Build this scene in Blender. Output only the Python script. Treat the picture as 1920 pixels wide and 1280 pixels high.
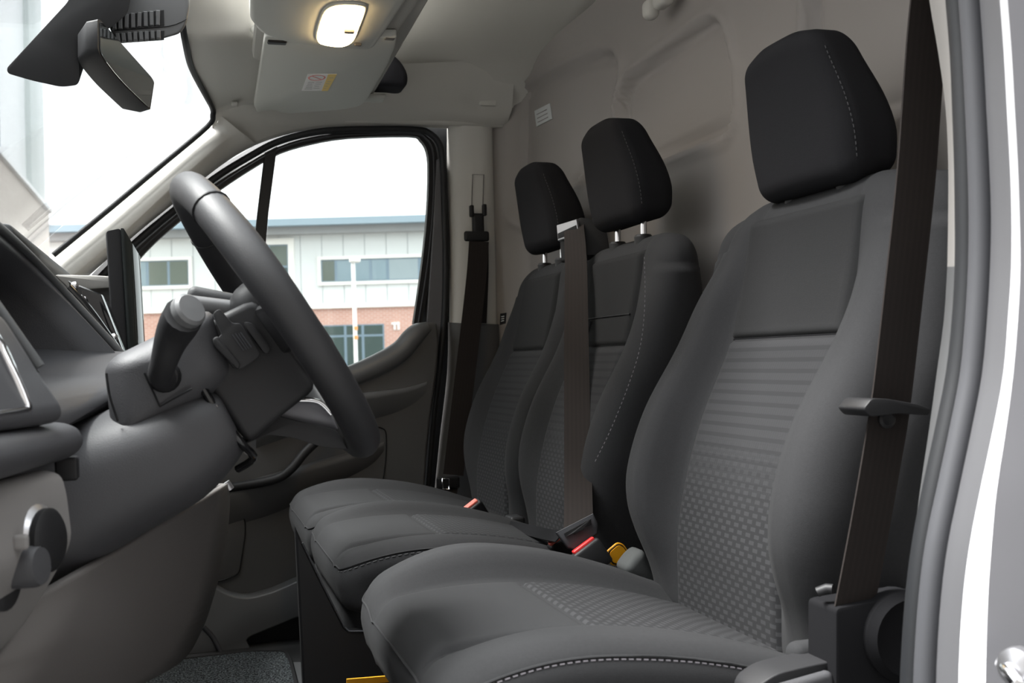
import bpy, bmesh, math, random
from mathutils import Vector, Matrix
random.seed(7)
D = bpy.data
for o in list(D.objects): D.objects.remove(o)
C = bpy.context.scene.collection
scene = bpy.context.scene

# ------------------------------------------------------------------ camera, world, exposure
cam = D.cameras.new('camera'); camo = D.objects.new('camera', cam); C.objects.link(camo)
cam.sensor_width = 36.0; cam.lens = 36.0*2066/1920
cam.clip_start = 0.05; cam.clip_end = 500
_rt = Vector((0.958074, -0.285157, -0.027918)); _up = Vector((0.022272, -0.023024, 0.999487)); _fw = Vector((0.285653, 0.958204, 0.015707))
m = Matrix((_rt, _up, -_fw)).transposed().to_4x4(); m.translation = Vector((0, -1.27, 0.66))
camo.matrix_world = m
scene.camera = camo
cam.dof.use_dof = True; cam.dof.focus_distance = 1.75; cam.dof.aperture_fstop = 11.0

world = D.worlds.new('overcast_sky'); scene.world = world; world.use_nodes = True
bg = world.node_tree.nodes['Background']; bg.inputs[0].default_value = (0.95, 0.98, 1.0, 1); bg.inputs[1].default_value = 1.0
# standard overcast sky: luminance rises smoothly from horizon to zenith
_t = world.node_tree; _g = _t.nodes.new('ShaderNodeNewGeometry'); _s = _t.nodes.new('ShaderNodeSeparateXYZ'); _t.links.new(_g.outputs['Incoming'], _s.inputs[0])
_m = _t.nodes.new('ShaderNodeMapRange'); _t.links.new(_s.outputs[2], _m.inputs[0])
_m.inputs[1].default_value = 0; _m.inputs[2].default_value = -1; _m.inputs[3].default_value = .75; _m.inputs[4].default_value = 1.9
_t.links.new(_m.outputs[0], bg.inputs[1])
sun = D.lights.new('hazy_sun', 'SUN'); sun.energy = 9.0; sun.angle = math.radians(28); sun.color = (1, .985, .96)
suno = D.objects.new('hazy_sun', sun); C.objects.link(suno)
suno.rotation_euler = Vector((.47, -.22, -.85)).to_track_quat('-Z', 'Y').to_euler(); suno.location = (-6, 3, 8)
vs = scene.view_settings
vs.view_transform = 'Standard'; vs.look = 'None'; vs.gamma = 1.0; vs.use_curve_mapping = False
vs.exposure = 1.42

# ------------------------------------------------------------------ materials
def nt(name):
    mt = D.materials.new(name); mt.use_nodes = True
    t = mt.node_tree; b = t.nodes['Principled BSDF']
    return mt, t, b
def setc(b, col, rough=.5, metal=0., spec=.5):
    b.inputs['Base Color'].default_value = (*col, 1); b.inputs['Roughness'].default_value = rough
    b.inputs['Metallic'].default_value = metal; b.inputs['Specular IOR Level'].default_value = spec
def plain(name, col, rough=.5, metal=0., spec=.5, grain=0., gscale=900., vary=0., vscale=30.):
    mt, t, b = nt(name); setc(b, col, rough, metal, spec)
    if grain or vary: tc = t.nodes.new('ShaderNodeTexCoord')
    if grain:
        n = t.nodes.new('ShaderNodeTexNoise'); n.inputs['Scale'].default_value = gscale; n.inputs['Detail'].default_value = 2
        t.links.new(tc.outputs['Object'], n.inputs['Vector'])
        bp = t.nodes.new('ShaderNodeBump'); bp.inputs['Strength'].default_value = grain; bp.inputs['Distance'].default_value = .001
        t.links.new(n.outputs['Fac'], bp.inputs['Height']); t.links.new(bp.outputs[0], b.inputs['Normal'])
    if vary:
        n2 = t.nodes.new('ShaderNodeTexNoise'); n2.inputs['Scale'].default_value = vscale; n2.inputs['Detail'].default_value = 3
        t.links.new(tc.outputs['Object'], n2.inputs['Vector'])
        mx = t.nodes.new('ShaderNodeMix'); mx.data_type = 'RGBA'
        mx.inputs[6].default_value = (*[c*(1-vary) for c in col], 1); mx.inputs[7].default_value = (*[min(1, c*(1+vary)) for c in col], 1)
        t.links.new(n2.outputs['Fac'], mx.inputs[0]); t.links.new(mx.outputs[2], b.inputs['Base Color'])
    return mt
def mathn(t, op, a, bb=None):
    n = t.nodes.new('ShaderNodeMath'); n.operation = op
    for i, v in enumerate((a, bb)):
        if v is None: continue
        if isinstance(v, (int, float)): n.inputs[i].default_value = v
        else: t.links.new(v, n.inputs[i])
    return n.outputs[0]
def insert_fabric():
    """woven seat insert: staggered light dashes on dark cloth, laid out in metres by UV"""
    mt, t, b = nt('insert_fabric'); setc(b, (.05, .05, .053), .85, 0, .08)
    b.inputs['Sheen Weight'].default_value = .25
    uv = t.nodes.new('ShaderNodeUVMap'); sp = t.nodes.new('ShaderNodeSeparateXYZ'); t.links.new(uv.outputs[0], sp.inputs[0])
    row = mathn(t, 'DIVIDE', sp.outputs[1], .0080); rf = mathn(t, 'FLOOR', row); rq = mathn(t, 'FRACT', row)
    par = mathn(t, 'MULTIPLY', mathn(t, 'MODULO', rf, 2.0), .5)
    colu = mathn(t, 'ADD', mathn(t, 'DIVIDE', sp.outputs[0], .021), par)
    cq = mathn(t, 'FRACT', mathn(t, 'ADD', colu, 100.0))
    mc = mathn(t, 'MULTIPLY', mathn(t, 'LESS_THAN', mathn(t, 'ABSOLUTE', mathn(t, 'SUBTRACT', cq, .5)), .27),
               mathn(t, 'LESS_THAN', mathn(t, 'ABSOLUTE', mathn(t, 'SUBTRACT', rq, .5)), .3))
    # stripes take over higher up the backrest (v grows upward from the seat)
    fade = t.nodes.new('ShaderNodeMapRange'); t.links.new(sp.outputs[1], fade.inputs[0])
    fade.inputs[1].default_value = .12; fade.inputs[2].default_value = .22; fade.inputs[3].default_value = 0; fade.inputs[4].default_value = 1
    srow = mathn(t, 'LESS_THAN', mathn(t, 'FRACT', mathn(t, 'DIVIDE', sp.outputs[1], .014)), .62)
    fine = mathn(t, 'LESS_THAN', mathn(t, 'FRACT', mathn(t, 'DIVIDE', sp.outputs[0], .0055)), .75)
    st = mathn(t, 'ADD', .3, mathn(t, 'MULTIPLY', mathn(t, 'MULTIPLY', srow, .5), mathn(t, 'ADD', mathn(t, 'MULTIPLY', fine, .5), .5)))
    mix = t.nodes.new('ShaderNodeMix'); t.links.new(fade.outputs[0], mix.inputs[0]); t.links.new(mc, mix.inputs[2]); t.links.new(st, mix.inputs[3])
    cr = t.nodes.new('ShaderNodeMix'); cr.data_type = 'RGBA'; t.links.new(mix.outputs[0], cr.inputs[0])
    cr.inputs[6].default_value = (.0205, .0208, .022, 1); cr.inputs[7].default_value = (.0345, .035, .037, 1)
    t.links.new(cr.outputs[2], b.inputs['Base Color'])
    bp = t.nodes.new('ShaderNodeBump'); bp.inputs['Strength'].default_value = .5; bp.inputs['Distance'].default_value = .0012
    t.links.new(mix.outputs[0], bp.inputs['Height']); t.links.new(bp.outputs[0], b.inputs['Normal'])
    return mt
def webbing():
    mt, t, b = nt('belt_webbing'); setc(b, (.04, .033, .03), .8, 0, .1)
    uv = t.nodes.new('ShaderNodeUVMap'); sp = t.nodes.new('ShaderNodeSeparateXYZ'); t.links.new(uv.outputs[0], sp.inputs[0])
    s = mathn(t, 'SINE', mathn(t, 'MULTIPLY', sp.outputs[0], 850.0)); s2 = mathn(t, 'SINE', mathn(t, 'MULTIPLY', sp.outputs[1], 3500.0))
    h = mathn(t, 'ADD', mathn(t, 'MULTIPLY', s, .6), mathn(t, 'MULTIPLY', s2, .3))
    cr = t.nodes.new('ShaderNodeMix'); cr.data_type = 'RGBA'
    t.links.new(mathn(t, 'ADD', mathn(t, 'MULTIPLY', h, .4), .5), cr.inputs[0])
    cr.inputs[6].default_value = (.021, .018, .017, 1); cr.inputs[7].default_value = (.027, .0225, .021, 1)
    t.links.new(cr.outputs[2], b.inputs['Base Color'])
    bp = t.nodes.new('ShaderNodeBump'); bp.inputs['Strength'].default_value = .15; bp.inputs['Distance'].default_value = .0003
    t.links.new(h, bp.inputs['Height']); t.links.new(bp.outputs[0], b.inputs['Normal'])
    return mt
def glass(name, tint=(.93, .96, .95), refl=1.0):
    mt = D.materials.new(name); mt.use_nodes = True; t = mt.node_tree; t.nodes.clear()
    o = t.nodes.new('ShaderNodeOutputMaterial'); tr = t.nodes.new('ShaderNodeBsdfTransparent'); tr.inputs[0].default_value = (*tint, 1)
    g = t.nodes.new('ShaderNodeBsdfGlossy'); g.inputs['Roughness'].default_value = .02
    f = t.nodes.new('ShaderNodeFresnel'); f.inputs[0].default_value = 1.3
    mx = t.nodes.new('ShaderNodeMixShader'); t.links.new(mathn(t, 'MULTIPLY', f.outputs[0], refl), mx.inputs[0])
    t.links.new(tr.outputs[0], mx.inputs[1]); t.links.new(g.outputs[0], mx.inputs[2]); t.links.new(mx.outputs[0], o.inputs[0])
    return mt
def emit(name, col, s):
    mt, t, b = nt(name); setc(b, (.9, .85, .75), .4)
    b.inputs['Emission Color'].default_value = (*col, 1); b.inputs['Emission Strength'].default_value = s
    return mt
def brickmat(name, c1, c2, mortar, scale, bw=.5, rh=.25):
    mt, t, b = nt(name); setc(b, c1, .9, 0, .1)
    tc = t.nodes.new('ShaderNodeUVMap'); bk = t.nodes.new('ShaderNodeTexBrick')
    bk.inputs['Color1'].default_value = (*c1, 1); bk.inputs['Color2'].default_value = (*c2, 1); bk.inputs['Mortar'].default_value = (*mortar, 1)
    bk.inputs['Scale'].default_value = scale; bk.inputs['Mortar Size'].default_value = .012; bk.inputs['Brick Width'].default_value = bw; bk.inputs['Row Height'].default_value = rh
    t.links.new(tc.outputs[0], bk.inputs['Vector']); t.links.new(bk.outputs['Color'], b.inputs['Base Color'])
    return mt
def carpet():
    mt, t, b = nt('carpet'); setc(b, (.03, .033, .036), 1, 0, .1)
    tc = t.nodes.new('ShaderNodeTexCoord'); n = t.nodes.new('ShaderNodeTexNoise'); n.inputs['Scale'].default_value = 260; n.inputs['Detail'].default_value = 4
    t.links.new(tc.outputs['Object'], n.inputs['Vector'])
    r = t.nodes.new('ShaderNodeValToRGB'); r.color_ramp.elements[0].position = .42; r.color_ramp.elements[1].position = .66
    r.color_ramp.elements[0].color = (.012, .014, .016, 1); r.color_ramp.elements[1].color = (.20, .225, .24, 1)
    t.links.new(n.outputs['Fac'], r.inputs[0]); t.links.new(r.outputs[0], b.inputs['Base Color'])
    bp = t.nodes.new('ShaderNodeBump'); bp.inputs['Strength'].default_value = 1; bp.inputs['Distance'].default_value = .004
    t.links.new(n.outputs['Fac'], bp.inputs['Height']); t.links.new(bp.outputs[0], b.inputs['Normal'])
    return mt

M = dict(
    fabric=plain('seat_fabric', (.0275, .0278, .0292), .85, 0, .08, grain=.35, gscale=1400, vary=.12, vscale=300),
    fabric_up=plain('seat_fabric_upper', (.020, .0203, .0211), .88, 0, .08, grain=.3, gscale=1400, vary=.12, vscale=400),
    head_fabric=plain('headrest_fabric', (.0165, .0165, .018), .9, 0, .06, grain=.4, gscale=1600, vary=.12, vscale=400),
    seamdark=plain('dark_seam', (.007, .007, .008), .9, 0, .1),
    insert=insert_fabric(), web=webbing(),
    stitch=plain('stitch_thread', (.16, .15, .165), .8),
    stitch_dark=plain('stitch_thread_dark', (.055, .055, .058), .8),
    dash=plain('dash_plastic', (.050, .050, .054), .55, 0, .4, grain=.25, gscale=700),
    dash_top=plain('dash_top_plastic', (.060, .062, .064), .6, 0, .35, grain=.25, gscale=700),
    leather=plain('wheel_leather', (.020, .020, .022), .52, 0, .5, grain=.25, gscale=1200),
    black=plain('black_plastic', (.011, .011, .012), .5, 0, .3),
    satin=plain('satin_black_plastic', (.017, .017, .0185), .55, 0, .35, grain=.15, gscale=800),
    rubber=plain('rubber_seal', (.012, .013, .015), .55, 0, .4),
    seal_grey=plain('grey_rubber_seal', (.055, .056, .062), .6, 0, .4),
    doorp=plain('door_plastic', (.088, .087, .088), .6, 0, .35, grain=.25, gscale=700),
    doorlite=plain('door_plastic_smooth', (.11, .112, .115), .42, 0, .5),
    lgrey=plain('light_grey_trim', (.40, .385, .36), .65, 0, .3, grain=.12, gscale=600),
    pillar=plain('pillar_trim', (.52, .51, .48), .6, 0, .3, grain=.1, gscale=600),
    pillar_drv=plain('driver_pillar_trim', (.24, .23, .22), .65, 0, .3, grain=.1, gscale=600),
    kneegrey=plain('grey_lower_dash', (.13, .122, .118), .65, 0, .3, grain=.2, gscale=600),
    switchgrey=plain('grey_switch_panel', (.18, .172, .168), .6, 0, .35),
    headliner=plain('headliner_cloth', (.52, .51, .475), .95, 0, .1, grain=.2, gscale=1200),
    steel=plain('painted_bulkhead', (.29, .268, .255), .55, 0, .35),
    paint=plain('silver_body_paint', (.19, .19, .205), .35, .2, .5),
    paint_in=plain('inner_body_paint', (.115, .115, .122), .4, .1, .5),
    paint_highlight=plain('painted_edge_highlight', (.85, .85, .88), .2, 0, .6),  # reflection highlight of the curved pillar edge, put into a white base colour
    chrome=plain('chrome', (.85, .85, .87), .12, 1),
    silver=plain('satin_silver', (.55, .55, .57), .3, .9),
    mirror=plain('mirror_glass', (.75, .78, .79), .03, 1),
    spoketrim=plain('spoke_silver_grey', (.16, .16, .175), .4, .3),
    matte=plain('matte_black_plastic', (.009, .009, .010), .8, 0, .06),
    gloss=plain('gloss_black', (.008, .008, .009), .08, 0, .6),
    screen=plain('screen_glass', (.03, .035, .035), .06, 0, .15),
    glass=glass('window_glass'), wsglass=glass('windscreen_glass', (.97, .98, .98), .6),
    red=plain('red_button', (.75, .03, .03), .4), redlit=plain('pale_red_button', (.75, .16, .12), .35),
    yellow=plain('yellow_tag', (.85, .38, .01), .5), visor=plain('visor_vinyl', (.55, .55, .51), .8, 0, .2, grain=.15, gscale=900),
    paper=plain('label_paper', (.78, .76, .74), .7), paperyel=plain('label_yellow', (.80, .58, .18), .7), printred=plain('print_red', (.75, .22, .2), .7),
    print_=plain('print_grey', (.35, .33, .33), .7), greylabel=plain('grey_label', (.55, .57, .57), .6),
    lamp=emit('lamp_lens', (1, .72, .36), 9.0), carpet=carpet(), floorm=plain('floor_vinyl', (.02, .02, .021), .7),
    asphalt=plain('asphalt', (.09, .09, .09), .9, vary=.2, vscale=3),
    clad=plain('white_cladding', (.73, .745, .735), .5), cladgap=plain('cladding_joint', (.5, .53, .54), .7), trimw=plain('white_window_trim', (.88, .85, .80), .5),
    roofblue=plain('blue_grey_fascia', (.26, .33, .38), .6), soffit=plain('grey_soffit', (.36, .36, .36), .8),
    brick=brickmat('red_brick', (.56, .30, .24), (.62, .35, .28), (.64, .48, .42), 1.0, .225, .075),
    winfr=plain('blue_grey_window_frame', (.20, .27, .33), .5), winpan=plain('grey_window_panel', (.33, .39, .41), .6),
    wing=plain('dark_window_glass', (.05, .08, .075), .08, 0, .6), wing2=plain('painted_sky_reflection_glass', (.24, .32, .36), .08, 0, .6),  # bluish panes carry the sky reflection in their base colour
    wing3=plain('painted_tree_reflection_glass', (.13, .155, .13), .1, 0, .5),  # tree reflection put into the pane's green-grey base colour
    beige=brickmat('beige_brick', (.60, .55, .50), (.66, .61, .56), (.45, .41, .38), 1.0, .225, .075),
    blocker_brick=plain('daylight_blocker_brick', (.20, .19, .18), .9, vary=.2, vscale=2),  # surface of the added daylight block behind the camera
    pale=plain('pale_cladding', (.80, .82, .83), .5), palegrey=plain('pale_green_grey_trim', (.52, .57, .56), .6), palebl=plain('pale_blue_glass', (.30, .38, .46), .2),
    postw=plain('lamp_post_white', (.80, .80, .78), .5), orange=plain('orange_band', (.8, .35, .12), .6),
    darkcloth=plain('dark_cloth', (.022, .022, .026), .9, 0, .2, grain=.5, gscale=400),
    cloth_grey=plain('grey_side_cloth', (.055, .058, .058), .8, 0, .3),
)

for _k in ('fabric', 'fabric_up', 'head_fabric', 'insert'):
    _b = M[_k].node_tree.nodes['Principled BSDF']; _b.inputs['Sheen Weight'].default_value = .0 if _k == 'head_fabric' else .02; _b.inputs['Sheen Roughness'].default_value = .45
# ------------------------------------------------------------------ helpers
def tag(o, label=None, cat=None, group=None, kind=None):
    if label: o['label'] = label
    if cat: o['category'] = cat
    if group: o['group'] = group
    if kind: o['kind'] = kind
    return o
def thing(name, loc, label=None, cat=None, group=None, kind=None):
    o = D.objects.new(name, None); o.empty_display_size = .05; C.objects.link(o); o.location = loc
    return tag(o, label, cat, group, kind)
def worigin(o):
    v = Vector(o.location)
    return v + worigin(o.parent) if o.parent else v
def obj(name, verts, faces, mat, parent=None, smooth=True, angle=40, uvs=None, loc=None):
    """links one mesh object; verts are world coordinates"""
    verts = [Vector(v) for v in verts]
    if parent is not None: org = worigin(parent)
    elif loc is not None: org = Vector(loc)
    else:
        xs = [v.x for v in verts]; ys = [v.y for v in verts]; zs = [v.z for v in verts]
        org = Vector(((min(xs)+max(xs))/2, (min(ys)+max(ys))/2, min(zs)))
    me = D.meshes.new(name); me.from_pydata([tuple(v-org) for v in verts], [], faces)
    if uvs:
        ul = me.uv_layers.new(name='UVMap')
        for lp in me.loops: ul.data[lp.index].uv = uvs[lp.vertex_index]
    bm = bmesh.new(); bm.from_mesh(me); bmesh.ops.recalc_face_normals(bm, faces=bm.faces[:]); bm.to_mesh(me); bm.free()
    if smooth:
        me.shade_smooth()
        if angle < 180: me.set_sharp_from_angle(angle=math.radians(angle))
    me.materials.append(M[mat] if isinstance(mat, str) else mat)
    o = D.objects.new(name, me); C.objects.link(o)
    if parent is not None: o.parent = parent
    else: o.location = org
    return o
def bmobj(name, bm, mat, parent=None, angle=40):
    bm.verts.index_update()
    vs_ = [v.co.copy() for v in bm.verts]; fs = [[v.index for v in f.verts] for f in bm.faces]; bm.free()
    return obj(name, vs_, fs, mat, parent, True, angle)
def rbox_data(size, r, step=.02, k=3):
    """rounded box as a subdivided shell, centred at the origin"""
    h = [s/2 for s in size]; rr = [min(r, x*.999) for x in h]
    def axis(i):
        a = [-h[i]+rr[i]*j/k for j in range(k+1)]; L = 2*(h[i]-rr[i]); n = max(1, int(L/step))
        mid = [-h[i]+rr[i]+L*j/n for j in range(1, n)]
        return a+mid+[-x for x in reversed(a)]
    ax = [axis(0), axis(1), axis(2)]; idx = {}; V = []; F = []
    def vert(p):
        key = tuple(round(c, 6) for c in p)
        if key not in idx:
            inner = [max(-(h[i]-rr[i]), min(h[i]-rr[i], p[i])) for i in range(3)]
            d = [(p[i]-inner[i])/rr[i] for i in range(3)]; l = math.sqrt(sum(c*c for c in d)) or 1
            mx = max(abs(c) for c in d) or 1
            q = [inner[i]+rr[i]*d[i]/l*1.0 for i in range(3)]
            idx[key] = len(V); V.append(q)
        return idx[key]
    for a, b, c in ((0, 1, 2), (1, 2, 0), (2, 0, 1)):
        for s in (0, -1):
            for i in range(len(ax[a])-1):
                for j in range(len(ax[b])-1):
                    q = []
                    for (di, dj) in ((0, 0), (1, 0), (1, 1), (0, 1)):
                        p = [0, 0, 0]; p[a] = ax[a][i+di]; p[b] = ax[b][j+dj]; p[c] = ax[c][s]
                        q.append(vert(p))
                    if len(set(q)) >= 3: F.append(q)
    return V, F
def rbox(name, centre, size, r, mat, parent=None, step=.03, k=3, rot=None, warp=None, angle=180):
    V, F = rbox_data(size, r, step, k); c = Vector(centre); out = []
    for v in V:
        p = Vector(v)
        if warp: p = Vector(warp(p))
        if rot is not None: p = rot @ p
        out.append(p+c)
    return obj(name, out, F, mat, parent, True, angle)
def spline(pts, n=8, closed=False):
    P_ = [Vector(p) for p in pts]; out = []; N = len(P_)
    rng = range(N) if closed else range(N-1)
    for i in rng:
        p0 = P_[(i-1) % N] if closed or i > 0 else P_[0]; p1 = P_[i]; p2 = P_[(i+1) % N]
        p3 = P_[(i+2) % N] if closed or i+2 < N else P_[-1]
        for j in range(n):
            t = j/n
            out.append(.5*((2*p1)+(-p0+p2)*t+(2*p0-5*p1+4*p2-p3)*t*t+(-p0+3*p1-3*p2+p3)*t**3))
    if not closed: out.append(P_[-1])
    return out
def roundpoly(pts, r, n=4):
    """rounds the corners of a closed 2D outline; r may be a list"""
    out = []; N = len(pts)
    for i in range(N):
        p = Vector(pts[i]); a = Vector(pts[i-1])-p; b = Vector(pts[(i+1) % N])-p
        ri = r[i] if isinstance(r, (list, tuple)) else r
        d = min(ri, a.length*.48, b.length*.48)
        s = p+a.normalized()*d; e = p+b.normalized()*d
        for j in range(n+1):
            t = j/n; out.append(tuple((1-t)**2*s+2*t*(1-t)*p+t*t*e))
    return out
def frame3(ax):
    """axis letter -> function (u,v,w) -> world"""
    return {'Y': lambda u, v, w: (u, w, v), 'X': lambda u, v, w: (w, u, v), 'Z': lambda u, v, w: (u, v, w)}[ax]
def prism(name, outline, ax, w0, w1, mat, parent=None, bevel=0., seg=2, warp=None, angle=40):
    """2D outline extruded along an axis, rims bevelled; outline is (x,z) for Y, (y,z) for X, (x,y) for Z"""
    f = frame3(ax); bm = bmesh.new()
    a = [bm.verts.new(f(u, v, w0)) for u, v in outline]; b = [bm.verts.new(f(u, v, w1)) for u, v in outline]
    n = len(outline)
    fa = bm.faces.new(a); fb = bm.faces.new(b[::-1])
    for i in range(n): bm.faces.new((a[i], b[i], b[(i+1) % n], a[(i+1) % n]))
    bmesh.ops.recalc_face_normals(bm, faces=bm.faces[:])
    if bevel:
        rim = list(set(fa.edges) | set(fb.edges))
        bmesh.ops.bevel(bm, geom=rim, offset=bevel, segments=seg, affect='EDGES', profile=.5, clamp_overlap=True)
    if warp:
        for v in bm.verts: v.co = Vector(warp(v.co))
    return bmobj(name, bm, mat, parent, angle)
def hull_prism(name, outA, outB, mat, parent=None, bevel=0., seg=2, angle=40):
    """solid between two matching 3D outlines"""
    bm = bmesh.new(); a = [bm.verts.new(p) for p in outA]; b = [bm.verts.new(p) for p in outB]; n = len(a)
    fa = bm.faces.new(a); fb = bm.faces.new(b[::-1])
    for i in range(n): bm.faces.new((a[i], b[i], b[(i+1) % n], a[(i+1) % n]))
    bmesh.ops.recalc_face_normals(bm, faces=bm.faces[:])
    if bevel:
        rim = list(set(fa.edges) | set(fb.edges))
        bmesh.ops.bevel(bm, geom=rim, offset=bevel, segments=seg, affect='EDGES', profile=.5, clamp_overlap=True)
    return bmobj(name, bm, mat, parent, angle)
def pillow(name, outline, ax, w0, w1, bev, mat, parent=None, layers=6, far=True, angle=180, shift=(0, 0)):
    """outline extruded along an axis with broad rounded rims (outline drawn in towards its centroid)"""
    f = frame3(ax); n = len(outline); cx_ = sum(p[0] for p in outline)/n; cy_ = sum(p[1] for p in outline)/n; L = []
    def ring(w, d, sh):
        out = []
        for u, v in outline:
            vec = Vector((u-cx_, v-cy_)); l = vec.length; k = max(0., l-d)/l
            out.append(f(cx_+vec.x*k+shift[0]*sh, cy_+vec.y*k+shift[1]*sh, w))
        return out
    s_ = 1 if w1 > w0 else -1
    for i in range(layers+1):
        a = math.pi/2*i/layers; w = w0+s_*bev*(1-math.sin(a)); L.append(ring(w0+s_*bev*(1-math.cos(a)), bev*(1-math.sin(a)), 1))
    for k in range(1, 5): w = w0+s_*(bev+(abs(w1-w0)-2*bev)*k/4); L.append(ring(w, 0, 1-abs(w-w0)/abs(w1-w0)))
    for i in range(1, layers+1):
        a = math.pi/2*i/layers; L.append(ring(w1-s_*bev*(1-math.sin(a)), bev*(1-math.cos(a)), 0))
    V = [p for r_ in L for p in r_]; F = []
    for j in range(len(L)-1):
        for i in range(n): F.append((j*n+i, j*n+(i+1) % n, (j+1)*n+(i+1) % n, (j+1)*n+i))
    F.append(tuple(range(n))[::-1]); F.append(tuple((len(L)-1)*n+i for i in range(n)))
    return obj(name, V, F, mat, parent, True, angle)
def tube(name, path, r, mat, parent=None, seg=10, closed=False, up=(0, 0, 1), flat=1.0, data=False):
    P_ = [Vector(p) for p in path]; n = len(P_); V = []; F = []
    upv = Vector(up); prev = None
    for i, p in enumerate(P_):
        a = P_[(i-1) % n] if closed or i > 0 else p; b = P_[(i+1) % n] if closed or i < n-1 else p
        t = (b-a).normalized()
        s = t.cross(upv)
        if s.length < 1e-3: s = t.cross(Vector((1, 0, 0)))
        s.normalize()
        if prev is not None and s.dot(prev) < 0: s = -s
        prev = s; u = s.cross(t).normalized()
        ri = r[i] if isinstance(r, (list, tuple)) else r
        for k in range(seg):
            an = 2*math.pi*k/seg
            V.append(p+s*math.cos(an)*ri+u*math.sin(an)*ri*flat)
    m_ = n if closed else n-1
    for i in range(m_):
        for k in range(seg):
            F.append((i*seg+k, i*seg+(k+1) % seg, ((i+1) % n)*seg+(k+1) % seg, ((i+1) % n)*seg+k))
    if not closed:
        F.append(tuple(range(seg))[::-1]); F.append(tuple((n-1)*seg+k for k in range(seg)))
    if data: return V, F
    return obj(name, V, F, mat, parent, True, 60)
def ribbon(name, path, wv, w, th, mat, parent=None):
    """flat strap: path points, width directions (one or per point), width, thickness"""
    P_ = [Vector(p) for p in path]; V = []; F = []; U = []; n = len(P_); acc = 0
    for i, p in enumerate(P_):
        a = P_[max(0, i-1)]; b = P_[min(n-1, i+1)]; t = (b-a).normalized()
        wd = Vector(wv[i]) if isinstance(wv, list) else Vector(wv)
        wd = (wd-t*wd.dot(t)).normalized(); nn = t.cross(wd).normalized()
        if i: acc += (p-P_[i-1]).length
        for j, (su, sn) in enumerate(((-1, -1), (-.33, -1), (.33, -1), (1, -1), (1, 1), (.33, 1), (-.33, 1), (-1, 1))):
            V.append(p+wd*su*w/2+nn*sn*th/2); U.append((su*w/2, acc))
    for i in range(n-1):
        for k in range(8): F.append((i*8+k, i*8+(k+1) % 8, (i+1)*8+(k+1) % 8, (i+1)*8+k))
    F.append(tuple(range(8))[::-1]); F.append(tuple((n-1)*8+k for k in range(8)))
    return obj(name, V, F, mat, parent, True, 30, U)
def loft(name, curves, mat, parent=None, thick=0., angle=180, closed=False):
    V = []; F = []; n = len(curves[0])
    for c in curves: V += [Vector(p) for p in c]
    for i in range(len(curves)-1):
        for j in range(n if closed else n-1):
            F.append((i*n+j, i*n+(j+1) % n, (i+1)*n+(j+1) % n, (i+1)*n+j))
    o = obj(name, V, F, mat, parent, True, angle)
    if thick:
        md = o.modifiers.new('thickness', 'SOLIDIFY'); md.thickness = abs(thick); md.offset = -1 if thick > 0 else 1
    return o
def lathe(name, prof, origin, axis, mat, parent=None, seg=24, angle=40):
    """profile (radius, along) turned about an axis"""
    ax = Vector(axis).normalized(); s = ax.orthogonal().normalized(); u = ax.cross(s); o = Vector(origin); V = []; F = []
    for r, h in prof:
        for k in range(seg):
            a = 2*math.pi*k/seg; V.append(o+ax*h+(s*math.cos(a)+u*math.sin(a))*max(r, 1e-4))
    for i in range(len(prof)-1):
        for k in range(seg): F.append((i*seg+k, i*seg+(k+1) % seg, (i+1)*seg+(k+1) % seg, (i+1)*seg+k))
    F.append(tuple(range(seg))[::-1]); F.append(tuple((len(prof)-1)*seg+k for k in range(seg)))
    return obj(name, V, F, mat, parent, True, angle)
def dashes(name, path, mat, parent, r=.0011, on=.006, off=.004):
    """row of stitches along a path, one joined part"""
    P_ = [Vector(p) for p in path]; V = []; F = []; acc = 0.; d = on+off
    total = sum((P_[i+1]-P_[i]).length for i in range(len(P_)-1))
    def at(s):
        for i in range(len(P_)-1):
            l = (P_[i+1]-P_[i]).length
            if s <= l: return P_[i].lerp(P_[i+1], s/l if l else 0)
            s -= l
        return P_[-1]
    while acc+on < total:
        v, f = tube('', [at(acc), at(acc+on/2), at(acc+on)], r, None, seg=5, data=True); b = len(V)
        V += v; F += [tuple(b+i for i in q) for q in f]; acc += d
    o = obj(name, V, F, mat, parent, True, 60); o['kind'] = 'stuff'
    return o
def sstep(a, b, x):
    t = max(0., min(1., (x-a)/(b-a))); return t*t*(3-2*t)
def interp(tab, z):
    if z <= tab[0][0]: return tab[0][1]
    for (a, va), (b, vb) in zip(tab, tab[1:]):
        if z <= b:
            t = (z-a)/(b-a); return va+(vb-va)*t
    return tab[-1][1]
def sdpoly(p, poly):
    """signed distance to a polygon (negative inside)"""
    x, y = p; d = 1e9; ins = False; n = len(poly)
    for i in range(n):
        ax, ay = poly[i]; bx, by = poly[(i+1) % n]
        ex, ey = bx-ax, by-ay; wx, wy = x-ax, y-ay
        t = max(0, min(1, (wx*ex+wy*ey)/(ex*ex+ey*ey+1e-12)))
        dx, dy = wx-ex*t, wy-ey*t; d = min(d, dx*dx+dy*dy)
        if (ay > y) != (by > y) and x < (bx-ax)*(y-ay)/(by-ay+1e-12)+ax: ins = not ins
    d = math.sqrt(d); return -d if ins else d

# ================================================================== CAB SHELL
# floor
fl = rbox('floor', (.30, .55, -.02), (1.5, 2.06, .04), .005, 'floorm', step=.5, angle=40); fl['kind'] = 'structure'
fw_ = rbox('wall_front', (-.52, .55, .3), (.04, 2.06, .66), .005, 'floorm', step=.5, angle=40); fw_['kind'] = 'structure'

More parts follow.
